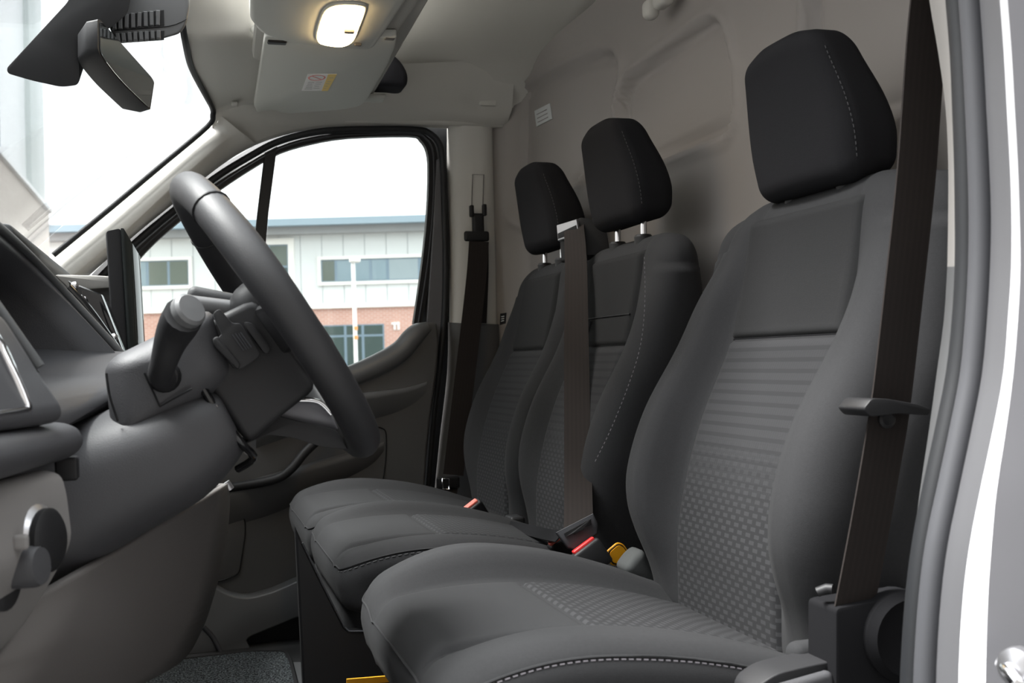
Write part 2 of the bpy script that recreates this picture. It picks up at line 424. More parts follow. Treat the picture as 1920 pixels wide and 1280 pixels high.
# bulkhead behind the seats: pressed steel sheet with embossed panels
embA = roundpoly([(1.459, 1.358), (1.063, 1.354), (0.956, 1.318), (0.984, 1.208), (1.118, 1.115), (1.302, 0.99), (1.473, 1.011)], .05)
embB = roundpoly([(0.975, 1.19), (0.936, 1.257), (0.536, 1.271), (0.482, 1.242), (0.445, 1.133), (0.463, 1.049), (0.916, 1.059)], .045)
embC = roundpoly([(0.925, 0.931), (0.426, 0.963), (0.384, 0.749), (0.72, 0.769)], .06)
embD = roundpoly([(-.38, 1.27), (.16, 1.27), (.22, 1.20), (.20, 1.02), (.10, .98), (-.38, .98)], .06)
def bulk_x(y, z):
    x = .93-.07*sstep(.95, 1.45, y)-.10*sstep(1.42, 1.56, y)
    x -= .06*sstep(1.38, 1.5, z)
    for e, dp in ((embA, .018), (embB, .020), (embD, .018)):
        s = sdpoly((y, z), e)
        if s < .05:
            x += dp*sstep(.006, -.008, s)
            x -= .010*sstep(.03, .008, s)*sstep(-.002, .010, s)
            x -= .007*sstep(-.016, -.026, s)
    return x
ny, nz = 210, 130; V = []; F = []
for j in range(nz+1):
    z = .02+1.5*j/nz
    for i in range(ny+1):
        y = -.48+2.06*i/ny; V.append((bulk_x(y, z), y, z))
for j in range(nz):
    for i in range(ny): a = j*(ny+1)+i; F.append((a, a+1, a+ny+2, a+ny+1))
wr = obj('wall_rear', V, F, 'steel', angle=180); wr['kind'] = 'structure'
wr['label'] = 'grey painted steel bulkhead with embossed panels behind the seats'

# ceiling: headliner rolling down to the door header on the passenger side
secs = []
yz = [(-.55, 1.30), (-.50, 1.40), (-.40, 1.455), (-.2, 1.48), (.2, 1.49), (.7, 1.485), (1.0, 1.47), (1.2, 1.452), (1.34, 1.425), (1.42, 1.385), (1.47, 1.33), (1.495, 1.268)]
yzs = spline([(0, a, b) for a, b in yz], 4)
for x, dz in ((.40, -.012), (.48, 0), (.6, 0), (.75, 0), (.86, -.008), (.95, -.02)): secs.append([(x, p.y, p.z+dz*(1 if p.z > 1.3 else 0)) for p in yzs])
ce = loft('ceiling', secs, 'headliner', thick=-.01); ce['kind'] = 'structure'
ce['label'] = 'grey cloth headliner of the cab roof'
# side header trim over the passenger door, from windscreen corner to bulkhead
lo = [(-0.008, 1.49, 1.122), (0.08, 1.49, 1.212), (0.169, 1.49, 1.206), (0.233, 1.49, 1.232), (0.312, 1.49, 1.253), (0.405, 1.49, 1.263), (0.583, 1.49, 1.269), (0.695, 1.49, 1.269), (0.8, 1.48, 1.27), (0.822, 1.47, 1.277)]
lo[0] = (0.073, 1.49, 1.162); lo[1] = (0.117, 1.49, 1.183)
hi1 = [(0.078, 1.46, 1.242), (0.105, 1.46, 1.254), (0.168, 1.46, 1.269), (0.232, 1.455, 1.284), (0.309, 1.45, 1.292), (0.4, 1.45, 1.296), (0.575, 1.45, 1.296), (0.686, 1.45, 1.3), (0.8, 1.45, 1.304), (0.828, 1.45, 1.305)]
hi2 = [(0.08, 1.42, 1.269), (0.117, 1.42, 1.291), (0.167, 1.42, 1.305), (0.23, 1.42, 1.321), (0.307, 1.42, 1.331), (0.397, 1.42, 1.335), (0.571, 1.42, 1.349), (0.68, 1.42, 1.36), (0.8, 1.42, 1.373), (0.827, 1.42, 1.371)]
hi3 = [(0.089, 1.36, 1.306), (0.116, 1.36, 1.339), (0.164, 1.36, 1.341), (0.226, 1.36, 1.357), (0.301, 1.36, 1.367), (0.39, 1.36, 1.375), (0.559, 1.36, 1.388), (0.669, 1.37, 1.401), (0.797, 1.38, 1.414), (0.831, 1.39, 1.415)]
out0 = [(p[0], 1.52, p[2]-.004) for p in lo]
th_ = loft('trim_1', [spline(c, 4) for c in (out0, lo, hi1, hi2, hi3)], 'headliner', thick=0); th_['kind'] = 'structure'; th_['label'] = 'grey roof side trim above the passenger door'
rbox('clip_cover', (0.762, 1.445, 1.319), (.045, .008, .018), .003, 'headliner', th_, step=.05)

# passenger A-pillar trim
aU = [(0.083, 1.45, 1.276), (0.075, 1.47, 1.251), (0.043, 1.49, 1.226), (-0.045, 1.5, 1.148), (-0.167, 1.5, 1.041), (-0.287, 1.5, 0.936), (-0.38, 1.5, 0.85)]
aM = [(0.142, 1.45, 1.226), (0.116, 1.44, 1.208), (0.081, 1.41, 1.176), (-0.005, 1.39, 1.092), (-0.116, 1.385, 0.982), (-0.22, 1.385, 0.889), (-0.311, 1.385, 0.805)]
aL = [(0.181, 1.49, 1.207), (0.13, 1.49, 1.177), (0.072, 1.49, 1.134), (-0.022, 1.49, 1.054), (-0.102, 1.49, 0.986), (-0.199, 1.49, 0.897), (-0.3, 1.49, 0.805)]
aO = [(p[0]+.02, p[1]+.05, p[2]) for p in aU]; aLo = [(p[0], p[1]+.03, p[2]) for p in aL]
ap = loft('trim_2', [spline(c, 4) for c in (aO, aU, aM, aL, aLo)], 'pillar'); ap['kind'] = 'structure'; ap['label'] = 'light grey trim of the sloping windscreen pillar'

# passenger B-pillar: light upper trim, dark lower trim
def strip(name, cols, mat, parent=None, n=3, **k): return loft(name, [spline(c, n) for c in cols], mat, parent, **k)
bu = strip('trim_3', [[(0.674, 1.53, 1.285), (0.67, 1.53, 1.142), (0.671, 1.53, 0.975), (0.665, 1.53, 0.749)], [(0.672, 1.5, 1.276), (0.673, 1.5, 1.137), (0.672, 1.5, 0.971), (0.666, 1.5, 0.748)],
     [(0.702, 1.485, 1.271), (0.699, 1.485, 1.135), (0.694, 1.485, 0.97), (0.688, 1.485, 0.747)], [(0.758, 1.485, 1.27), (0.754, 1.485, 1.136), (0.751, 1.485, 0.97), (0.745, 1.485, 0.746)],
     [(0.783, 1.49, 1.269), (0.782, 1.49, 1.138), (0.781, 1.49, 0.97), (0.78, 1.49, 0.745)], [(0.804, 1.54, 1.28), (0.803, 1.54, 1.147), (0.803, 1.54, 0.976), (0.802, 1.54, 0.746)]], 'pillar')
bu['kind'] = 'structure'; bu['label'] = 'light grey upper trim of the passenger door pillar'
bkp = [(0.582, 1.295), (0.858, 1.304), (0.827, 0.252), (0.596, 0.267), (0.608, 0.405), (0.648, 0.697), (0.663, 1.047), (0.664, 1.188), (0.644, 1.241), (0.588, 1.264)]
prism('pillar_inner', bkp, 'Y', 1.55, 1.57, 'rubber', bu)
slot = [(0.727, 1.483, 1.14), (0.757, 1.483, 1.14), (0.751, 1.483, 1.039), (0.721, 1.483, 1.039)]
tube('slot_groove', slot, .0012, 'kneegrey', bu, seg=6, closed=True)
bl = strip('trim_4', [[(0.662, 1.53, 0.76), (0.656, 1.53, 0.627), (0.632, 1.53, 0.461), (0.609, 1.53, 0.283)], [(0.662, 1.495, 0.758), (0.659, 1.495, 0.627), (0.634, 1.495, 0.463), (0.61, 1.495, 0.287)],
     [(0.69, 1.48, 0.755), (0.682, 1.48, 0.626), (0.663, 1.48, 0.463), (0.644, 1.48, 0.287)], [(0.756, 1.48, 0.752), (0.748, 1.48, 0.624), (0.734, 1.48, 0.459), (0.714, 1.48, 0.268)],
     [(0.786, 1.49, 0.751), (0.783, 1.49, 0.623), (0.772, 1.49, 0.457), (0.759, 1.49, 0.25)], [(0.807, 1.54, 0.752), (0.803, 1.54, 0.622), (0.792, 1.54, 0.453), (0.78, 1.54, 0.242)]], 'doorp')
bl['kind'] = 'structure'; bl['label'] = 'dark grey lower trim of the passenger door pillar'
# corner post between pillar and bulkhead
cp = strip('trim_5', [[(0.798, 1.53, 1.278), (0.795, 1.53, 1.046), (0.794, 1.53, 0.735), (0.773, 1.53, 0.342)], [(0.807, 1.5, 1.278), (0.803, 1.5, 1.042), (0.803, 1.5, 0.734), (0.78, 1.5, 0.345)],
     [(.835, 1.48, 1.36), (.838, 1.48, 1.05), (.838, 1.48, .75), (.838, 1.48, .3)], [(.875, 1.43, 1.36), (.875, 1.43, 1.05), (.875, 1.43, .75), (.875, 1.43, .3)]], 'steel')
cp['kind'] = 'structure'; cp['label'] = 'painted steel corner post beside the bulkhead'

# ---- passenger door
door = thing('door_1', (.35, 1.5, 0.02), kind='structure'); door['label'] = 'dark grey passenger door with window and armrest'
ap_out = [(-0.191, 1.5, 0.871), (-0.171, 1.5, 0.894), (-0.1, 1.5, 0.966), (-0.023, 1.5, 1.033), (0.079, 1.5, 1.118), (0.169, 1.5, 1.177), (0.234, 1.5, 1.213), (0.313, 1.5, 1.237), (0.406, 1.5, 1.249), (0.577, 1.5, 1.255), (0.623, 1.5, 1.244), (0.648, 1.5, 1.213), (0.653, 1.5, 1.151), (0.654, 1.5, 1.04), (0.653, 1.5, 0.902), (0.645, 1.5, 0.764), (0.627, 1.5, 0.628), (0.607, 1.5, 0.491), (0.587, 1.5, 0.308)]
seal = tube('door_seal', spline(ap_out, 4), .0085, 'rubber', door, seg=10)
# window frame: black band, from the seal inward
fr_out = [(-0.184, 0.866), (-0.096, 0.955), (-0.021, 1.022), (0.081, 1.107), (0.172, 1.167), (0.238, 1.204), (0.317, 1.23), (0.412, 1.244), (0.577, 1.251), (0.619, 1.239), (0.638, 1.212), (0.642, 1.154), (0.636, 1.043), (0.618, 0.904), (0.589, 0.758)]
fr_in = [(-0.155, 0.849), (-0.084, 0.939), (-0.009, 1.01), (0.088, 1.089), (0.179, 1.152), (0.243, 1.189), (0.32, 1.214), (0.414, 1.232), (0.571, 1.241), (0.599, 1.231), (0.615, 1.203), (0.618, 1.153), (0.611, 1.042), (0.593, 0.904), (0.567, 0.756)]
fo = spline([(a, b, 0) for a, b in fr_out], 3); fi = spline([(a, b, 0) for a, b in fr_in], 3)
fA = [(p.x, 1.512, p.y) for p in fo]; fB = [(p.x, 1.512, p.y) for p in fi]; fC = [(p.x, 1.535, p.y) for p in fi]
seal_bk = []
for i_, p in enumerate(fo):
    a_ = fo[max(0, i_-1)]; b_ = fo[min(len(fo)-1, i_+1)]; t_ = (b_-a_).normalized(); nv_ = Vector((-t_.y, t_.x, 0))
    seal_bk.append(p+nv_*.035)
loft('seal_channel', [[(p.x, 1.56, p.y) for p in seal_bk], [(p.x, 1.522, p.y) for p in fo]], 'rubber', door)
loft('window_frame', [[(a[0], 1.53, a[2]) for a in fA], fA, fB, fC], 'black', door, angle=40)
tube('frame_rib', [(.55*a[0]+.45*b[0], 1.510, .55*a[2]+.45*b[2]) for a, b in zip(fA, fB)], .0025, 'seal_grey', door, seg=6)
dv = [(0.203, 1.187), (0.234, 1.204), (0.209, 1.038), (0.191, 0.879), (0.17, 0.641), (0.142, 0.642), (0.163, 0.879), (0.182, 1.038)]
prism('window_divider', dv, 'Y', 1.508, 1.53, 'satin', door, .002, 1)
gl = [(0.235, 1.203), (0.321, 1.224), (0.416, 1.239), (0.573, 1.248), (0.611, 1.236), (0.626, 1.205), (0.622, 1.044), (0.602, 0.905), (0.569, 0.712), (0.381, 0.608), (0.17, 0.615), (0.21, 1.039)]
prism('window_pane', gl, 'Y', 1.524, 1.528, 'glass', door)
gq = [(-0.161, 0.856), (-0.087, 0.946), (-0.011, 1.017), (0.086, 1.097), (0.178, 1.161), (0.207, 1.183), (0.178, 0.966), (0.147, 0.616), (-0.178, 0.627)]
prism('quarter_pane', gq, 'Y', 1.524, 1.528, 'glass', door)
# inner door skin in body colour, seen as a pale sliver behind the panel
sk = [(0.658, 1.194), (0.653, 1.014), (0.652, 0.875), (0.646, 0.765), (0.631, 0.627), (0.611, 0.504), (0.598, 0.395), (0.586, 0.273), (0.546, 0.276), (0.58, 0.492), (0.601, 0.766), (0.625, 1.014), (0.638, 1.18)]
prism('door_skin_edge', sk, 'Y', 1.506, 1.53, 'paint_in', door, .002, 1)
# main lower panel
pn = [(-0.209, 0.653), (0.067, 0.645), (0.269, 0.631), (0.373, 0.643), (0.454, 0.676), (0.509, 0.705), (0.537, 0.735), (0.565, 0.754), (0.617, 0.76), (0.62, 0.709), (0.614, 0.642), (0.595, 0.534), (0.582, 0.44), (0.571, 0.313), (0.551, -0.148), (-0.071, -0.079), (-0.214, 0.405)]
pn = roundpoly(pn, .012, 3)
panel = prism('door_panel', pn, 'Y', 1.455, 1.50, 'doorp', door, .008, 3)
# upper moulding under the window: smooth lighter shoulder following the sill
s0 = [(0.269, 1.475, 0.618), (0.381, 1.475, 0.651), (0.455, 1.475, 0.681), (0.507, 1.475, 0.709), (0.534, 1.475, 0.737), (0.56, 1.475, 0.755), (0.593, 1.475, 0.76)]
s1 = [(0.266, 1.445, 0.61), (0.377, 1.445, 0.645), (0.45, 1.445, 0.673), (0.507, 1.445, 0.701), (0.536, 1.445, 0.727), (0.562, 1.445, 0.746), (0.591, 1.45, 0.753)]
s2 = [(0.264, 1.437, 0.568), (0.381, 1.437, 0.607), (0.461, 1.437, 0.636), (0.522, 1.437, 0.668), (0.557, 1.437, 0.703), (0.581, 1.44, 0.73), (0.595, 1.448, 0.743)]
s3 = [(0.265, 1.455, 0.554), (0.386, 1.455, 0.598), (0.466, 1.455, 0.627), (0.529, 1.455, 0.66), (0.566, 1.455, 0.697), (0.588, 1.455, 0.723), (0.602, 1.455, 0.739)]
loft('sill_moulding', [spline(c, 5) for c in (s0, s1, s2, s3)], 'doorlite', door)
# armrest ledge running forward under the sill
l0 = [(0.164, 1.455, 0.565), (0.318, 1.455, 0.578), (0.396, 1.455, 0.585), (0.476, 1.455, 0.59), (0.544, 1.455, 0.598), (0.585, 1.455, 0.608)]
l1 = [(0.161, 1.4, 0.564), (0.312, 1.405, 0.577), (0.39, 1.41, 0.583), (0.47, 1.42, 0.589), (0.541, 1.44, 0.596), (0.585, 1.453, 0.606)]
l2 = [(0.16, 1.395, 0.529), (0.311, 1.4, 0.561), (0.388, 1.405, 0.568), (0.469, 1.418, 0.575), (0.54, 1.438, 0.585), (0.584, 1.452, 0.6)]
l3 = [(0.162, 1.455, 0.462), (0.316, 1.455, 0.507), (0.394, 1.455, 0.516), (0.474, 1.455, 0.526), (0.543, 1.455, 0.55), (0.584, 1.455, 0.582)]
loft('armrest_ledge', [spline(c, 4) for c in (l0, l1, l2, l3)], 'doorlite', door)
# lower handle bar and diagonal ledge
tube('pull_handle', spline([(0.341, 1.4, 0.508), (0.275, 1.39, 0.455), (0.236, 1.385, 0.413), (0.193, 1.39, 0.39), (0.084, 1.41, 0.375)], 5), .011, 'satin', door, seg=10)
k0 = [(0.06, 1.455, 0.359), (0.11, 1.455, 0.378), (0.211, 1.455, 0.402), (0.314, 1.455, 0.426), (0.432, 1.455, 0.451), (0.473, 1.455, 0.463)]
k1 = [(0.059, 1.41, 0.364), (0.108, 1.41, 0.38), (0.207, 1.41, 0.402), (0.309, 1.415, 0.424), (0.429, 1.435, 0.448), (0.472, 1.453, 0.46)]
k2 = [(0.058, 1.4, 0.344), (0.107, 1.4, 0.359), (0.206, 1.4, 0.382), (0.308, 1.41, 0.407), (0.428, 1.432, 0.435), (0.472, 1.452, 0.453)]
k3 = [(0.058, 1.455, 0.264), (0.108, 1.455, 0.28), (0.208, 1.455, 0.305), (0.312, 1.455, 0.35), (0.431, 1.455, 0.402), (0.472, 1.455, 0.44)]
loft('storage_ledge', [spline(c, 4) for c in (k0, k1, k2, k3)], 'doorp', door)
pk = [(0.447, 1.453, 0.501), (0.468, 1.453, 0.497), (0.478, 1.453, 0.48), (0.474, 1.453, 0.407), (0.458, 1.453, 0.322)]
tube('panel_groove', spline(pk, 4), .0016, 'rubber', door, seg=6)
# speaker panel outline
sp = [(0.035, 0.327), (0.106, 0.323), (0.132, 0.295), (0.132, 0.26), (0.115, 0.166), (0.07, 0.151), (0.031, 0.16)]
prism('speaker_panel', roundpoly(sp, .01, 3), 'Y', 1.449, 1.46, 'doorp', door, .003, 2)
tube('speaker_rim', [(a, 1.449, b) for a, b in roundpoly(sp, .012, 3)], .0018, 'satin', door, seg=6, closed=True)
# door foot: map pocket and sill kick
kp = [(-0.029, 0.175), (0.055, 0.149), (0.091, 0.125), (0.133, 0.115), (0.189, 0.125), (0.261, 0.151), (0.304, 0.167), (0.302, 0.058), (0.251, 0.062), (0.135, 0.025), (0.125, 0.017), (0.148, -0.036), (-0.07, -0.068)]
prism('map_pocket', roundpoly(kp, .015, 3), 'Y', 1.40, 1.46, 'doorlite', door, .01, 3)
kq = [(0.103, 0.07), (0.358, 0.098), (0.352, -0.136), (0.099, -0.108)]
prism('pocket_recess', kq, 'Y', 1.44, 1.46, 'black', door)
tube('speaker_pod_lip', spline([(0.03, 1.4, 0.058), (0.051, 1.4, 0.031), (0.072, 1.39, -0.011)], 4), .006, 'seal_grey', door, seg=8)

# ---- windscreen
ws = thing('window_1', (-.1, .6, .9), kind='structure'); ws['label'] = 'curved windscreen with black edge band'
def wsx(y): return .10*(abs((y-.55)/.9)**2.2)
top = [(-.018+wsx(y)*1.0, y, 1.345-.07*abs((y-.55)/.9)**2) for y in [-.45+i*.1 for i in range(20)]]
bot = [(-.62+wsx(y)*1.6, y, .80) for y in [-.45+i*.1 for i in range(20)]]
rows = []
for k in range(9):
    t = k/8; rows.append([(a[0]+(b[0]-a[0])*t-.03*math.sin(math.pi*t), a[1], a[2]+(b[2]-a[2])*t) for a, b in zip(top, bot)])
loft('windscreen_pane', rows, 'wsglass', ws, thick=.004)
edge = [(0.009, 0.8, 1.355), (0.011, 0.86, 1.306), (0.016, 0.9, 1.279), (0.027, 1.05, 1.272), (0.05, 1.22, 1.271), (0.075, 1.38, 1.267), (0.078, 1.41, 1.253), (0.065, 1.43, 1.23), (-0.044, 1.43, 1.133), (-0.163, 1.43, 1.027), (-0.28, 1.43, 0.925)]
tube('edge_band', spline(edge, 4), .0065, 'rubber', ws, seg=8)
# windscreen header trim (the panel left of the visor)
h0 = [(0.014, 0.82, 1.372), (0.016, 0.88, 1.312), (0.021, 0.92, 1.283), (0.031, 1.06, 1.274), (0.054, 1.23, 1.276), (0.079, 1.38, 1.27), (0.084, 1.41, 1.257)]
h1 = [(0.053, 0.82, 1.375), (0.06, 0.88, 1.315), (0.066, 0.92, 1.286), (0.077, 1.06, 1.277), (0.093, 1.23, 1.277), (0.109, 1.38, 1.281), (0.114, 1.41, 1.269)]
h2 = [(0.15, 0.9, 1.409), (0.154, 0.96, 1.345), (0.165, 1.0, 1.314), (0.174, 1.12, 1.297), (0.183, 1.28, 1.293), (0.184, 1.4, 1.294), (0.184, 1.42, 1.283)]
hm = [tuple(.5*(a+b)+(0 if i < 2 else .006) for i, (a, b) in enumerate(zip(p, q))) for p, q in zip(h1, h2)]
ht = loft('trim_6', [spline(c, 4) for c in (h0, h1, hm, h2)], 'headliner', angle=180); ht['kind'] = 'structure'; ht['label'] = 'grey windscreen header trim beside the visor'
for px in [(0.088, 0.93, 1.358), (0.091, 0.97, 1.328), (0.102, 1.02, 1.297), (0.118, 1.2, 1.292), (0.128, 1.4, 1.28)]:
    rbox('screw_cover', px, (.014, .03, .006), .002, 'headliner', ht, step=.05)

# ================================================================== OVERHEAD CONSOLE, LAMP, VISOR
oc = thing('overhead_console', (.3, .6, 1.254), 'grey overhead console shelf with a lit lamp above the windscreen', 'console')
co = roundpoly([(0.11, 0.428), (0.123, 0.693), (0.15, 0.771), (0.2, 0.817), (0.282, 0.834), (0.352, 0.839), (0.365, 0.814), (0.368, 0.682), (0.371, 0.525), (0.366, 0.373)], .02, 3)
prism('console_base', co, 'Z', 1.262, 1.314, 'visor', oc, .010, 3)
cl = [(0.122, 0.482), (0.142, 0.821), (0.279, 0.98), (0.408, 0.964), (0.404, 0.811), (0.408, 0.58), (0.411, 0.42)]
prism('shelf_lip', roundpoly(cl, .02, 3), 'Z', 1.282, 1.334, 'headliner', oc, .014, 3)
prism('shelf_floor', [(.12, .2), (.42, .2), (.44, 1.0), (.45, 1.40), (.16, 1.40)], 'Z', 1.299, 1.314, 'headliner', oc, .004, 1)
rbox('shelf_lip_end', (0.449, 1.33, 1.291), (.05, .05, .012), .005, 'visor', oc, step=.05)
lens = spline([(a, b, 0) for a, b in [(0.255, 0.564), (0.277, 0.554), (0.3, 0.558), (0.307, 0.582), (0.311, 0.673), (0.313, 0.746), (0.303, 0.783), (0.284, 0.79), (0.256, 0.778), (0.246, 0.745), (0.242, 0.665), (0.243, 0.595)]], 3, True)
prism('lamp_lens', [(p.x, p.y) for p in lens], 'Z', 1.252, 1.266, 'lamp', oc, .004, 2)
tube('lamp_rim', [(p.x, p.y, 1.26) for p in lens], .0035, 'visor', oc, seg=8, closed=True)
rbox('lamp_switch', (0.295, 0.679, 1.251), (.018, .012, .008), .002, 'kneegrey', oc, step=.05)
rbox('console_latch', (0.327, 0.789, 1.26), (.014, .008, .006), .002, 'kneegrey', oc, step=.05)
rbox('console_clip', (0.382, 0.757, 1.269), (.02, .016, .012), .003, 'kneegrey', oc, step=.05)
pl = D.lights.new('lamp_bulb', 'POINT'); pl.energy = .35; pl.color = (1, .7, .4); pl.shadow_soft_size = .02
plo = D.objects.new('lamp_bulb', pl); C.objects.link(plo); plo.parent = oc; plo.location = Vector((0.286, 0.712, 1.27))-Vector(oc.location)

vz = thing('sun_visor', (0.286, 1.037, 1.264), 'grey sun visor with airbag warning sticker folded under the roof', 'sun visor')
vo = roundpoly([(0.156, 0.791), (0.393, 0.744), (0.404, 0.821), (0.411, 0.937), (0.417, 1.228), (0.412, 1.309), (0.373, 1.35), (0.247, 1.417), (0.215, 1.376), (0.194, 1.397), (0.18, 1.41), (0.169, 1.34), (0.163, 1.081)], [.005, .005, .01, .02, .02, .03, .05, .03, .01, .01, .01, .01, .02], 3)
prism('visor_board', vo, 'Z', 1.264, 1.28, 'visor', vz, .006, 3)
vst = [(0.26, 1.034), (0.319, 1.023), (0.318, 1.166), (0.262, 1.176)]
stk = prism('warning_sticker', vst, 'Z', 1.263, 1.2642, 'paper', vz)
def quad2(q):
    A, B, C_, E_ = [Vector(p) for p in q]
    return lambda u, v: tuple(A*(1-u)*(1-v)+B*u*(1-v)+C_*u*v+E_*(1-u)*v)
qs = quad2(vst)
prism('yellow_strip', [qs(.70, 0), qs(1, 0), qs(1, 1), qs(.76, 1)], 'Z', 1.2626, 1.2632, 'paperyel', stk)
ring = [qs(.36+.28*math.cos(a), .20+.15*math.sin(a)) for a in [i*math.pi/12 for i in range(24)]]
tube('prohibition_ring', [(p[0], p[1], 1.2628) for p in ring], .0016, 'printred', stk, seg=5, closed=True, flat=.3)
tube('prohibition_bar', [(*qs(.2, .12), 1.2628), (*qs(.52, .28), 1.2628)], .0016, 'printred', stk, seg=5, flat=.3)
for i, (u0, u1, v) in enumerate([(.12, .34, .48), (.40, .62, .46), (.12, .30, .58), (.40, .60, .57), (.10, .32, .68), (.40, .58, .70), (.10, .34, .78), (.40, .62, .82), (.08, .36, .88), (.80, .94, .2), (.80, .93, .42), (.79, .92, .55), (.78, .9, .7), (.77, .88, .84)]):
    tube('print_line', [(*qs(u0, v), 1.2626), (*qs(u1, v), 1.2626)], .0013, 'print_', stk, seg=4, flat=.3)
tube('hinge_arm', spline([(0.149, 0.95, 1.318), (0.145, 0.95, 1.325), (0.153, 0.95, 1.329), (0.169, 0.95, 1.319), (0.184, 0.95, 1.301)], 4), .0055, 'visor', vz, seg=8)
rbox('hinge_socket', (0.18, 0.814, 1.266), (.035, .02, .012), .003, 'black', vz, step=.05)

pc = spline([(a, b, 0) for a, b in [(0.418, 1.35), (0.463, 1.38), (0.493, 1.375), (0.516, 1.345), (0.519, 1.319), (0.509, 1.305), (0.478, 1.305), (0.43, 1.309)]], 3, True)
po = prism('cloth_bundle', [(p.x, p.y) for p in pc], 'Y', 1.26, 1.345, 'darkcloth', None, .02, 3); tag(po, 'dark cloth bundle tucked behind the sun visor', 'cloth')

# coat hook on the ceiling edge
hk = thing('coat_hook', (0.9, 0.725, 1.349), 'small grey plastic coat hook at the roof edge', 'hook')
rbox('hook_base', (0.895, 0.656, 1.339), (.03, .05, .03), .012, 'headliner', hk, step=.05)
rbox('hook_finger', (0.885, 0.692, 1.331), (.03, .035, .04), .014, 'headliner', hk, step=.02)

# bulkhead sticker
q = [(0.872, 1.393, 1.29), (0.872, 1.306, 1.29), (0.872, 1.297, 1.25), (0.872, 1.383, 1.248)]
bs = hull_prism('sticker', [(bulk_x(y, z)-.001, y, z) for x, y, z in q], [(bulk_x(y, z)-.003, y, z) for x, y, z in q], 'greylabel'); tag(bs, 'small pale sticker on the grey bulkhead', 'sticker')
for t in (.3, .55, .8):
    a = Vector(q[0]).lerp(Vector(q[3]), t); b = Vector(q[1]).lerp(Vector(q[2]), t); a, b = a.lerp(b, .15), a.lerp(b, .8)
    tube('print_line', [(bulk_x(a.y, a.z)-.0035, a.y, a.z), (bulk_x(b.y, b.z)-.0035, b.y, b.z)], .0012, 'print_', bs, seg=4)

# ================================================================== REAR-VIEW MIRROR AND SENSOR HOUSING
sh = thing('sensor_housing', (-.15, .55, 1.1), 'black windscreen sensor housing with slotted grey vent cover', 'sensor housing')
so = [(-0.137, 1.269), (-0.155, 1.217), (-0.199, 1.164), (-0.243, 1.111), (-0.241, 1.103), (-0.208, 1.094), (-0.167, 1.086), (-0.145, 1.09), (-0.141, 1.098), (-0.142, 1.131), (-0.13, 1.162), (-0.094, 1.181), (-0.07, 1.204), (-0.057, 1.275)]
so = roundpoly(so, .008, 3)
hull_prism('housing_shell', [(a, .50, b) for a, b in so], [(a*.62+.62*0-.045, .60, 1.30+(b-1.30)*.62) for a, b in so], 'black', sh, .006, 2)
vo2 = [(-0.107, 1.273), (0.019, 1.283), (0.022, 1.24), (0.016, 1.209), (0.006, 1.193), (-0.025, 1.182), (-0.077, 1.173), (-0.095, 1.18), (-0.106, 1.215)]
vo2 = roundpoly(vo2, .008, 3)
vc = hull_prism('vent_cover', [(a, .555, b) for a, b in vo2], [(a, .70, 1.30+(b-1.30)*.55) for a, b in vo2], 'doorlite', sh, .006, 3)
tube('vent_cover_joint', spline([(-0.093, 0.554, 1.192), (-0.049, 0.554, 1.198), (-0.008, 0.554, 1.205), (0.016, 0.554, 1.217)], 4), .0008, 'black', vc, seg=5)
rowsA = [[(-0.093, 0.553, 1.215), (-0.093, 0.553, 1.193)], [(-0.084, 0.553, 1.217), (-0.084, 0.553, 1.194)], [(-0.074, 0.553, 1.218), (-0.075, 0.553, 1.196)], [(-0.065, 0.553, 1.22), (-0.065, 0.553, 1.197)], [(-0.055, 0.553, 1.222), (-0.056, 0.553, 1.199)], [(-0.046, 0.553, 1.224), (-0.046, 0.553, 1.2)], [(-0.037, 0.553, 1.225), (-0.037, 0.553, 1.202)], [(-0.027, 0.553, 1.227), (-0.028, 0.553, 1.203)], [(-0.018, 0.553, 1.229), (-0.018, 0.553, 1.205)]]
rowsB = [[(-0.089, 0.553, 1.187), (-0.087, 0.553, 1.174)], [(-0.08, 0.553, 1.188), (-0.079, 0.553, 1.175)], [(-0.071, 0.553, 1.19), (-0.07, 0.553, 1.176)], [(-0.062, 0.553, 1.191), (-0.062, 0.553, 1.177)], [(-0.054, 0.553, 1.192), (-0.053, 0.553, 1.178)], [(-0.045, 0.553, 1.193), (-0.045, 0.553, 1.179)], [(-0.036, 0.553, 1.194), (-0.036, 0.553, 1.181)], [(-0.027, 0.553, 1.195), (-0.027, 0.553, 1.182)], [(-0.018, 0.553, 1.196), (-0.019, 0.553, 1.183)]]
for rw in (rowsA, rowsB):
    hull_prism('vent_recess', [rw[0][0], rw[8][0], rw[8][1], rw[0][1]], [(p[0], .56, p[2]) for p in (rw[0][0], rw[8][0], rw[8][1], rw[0][1])], 'black', vc)
    for a, b in rw[:-1]:
        a, b = Vector(a), Vector(b); w = .0032
        hull_prism('fin', [(a.x-w, .548, a.z), (a.x+w, .548, a.z), (b.x+w, .548, b.z), (b.x-w, .548, b.z)], [(a.x-w, .557, a.z), (a.x+w, .557, a.z), (b.x+w, .557, b.z), (b.x-w, .557, b.z)], 'doorlite', vc, .001, 1)
rm = thing('rear_view_mirror', (-.1, .55, 1.09), 'black framed rear-view mirror hanging below the sensor housing', 'mirror')
mq = [Vector(p) for p in [(-0.111, 0.47, 1.185), (-0.038, 0.66, 1.143), (-0.046, 0.66, 1.093), (-0.112, 0.47, 1.123)]]
def mm(u, v): return mq[0]*(1-u)*(1-v)+mq[1]*u*(1-v)+mq[2]*u*v+mq[3]*(1-u)*v
mo = roundpoly([(0, 0), (1, 0), (1, 1), (.35, 1.0), (0, .85)], [.1, .1, .08, .2, .15], 4)
fc = [mm(u, v) for u, v in mo]
cen = sum(fc, Vector())/len(fc)
off1 = Vector((-.022, .004, -.006)); 
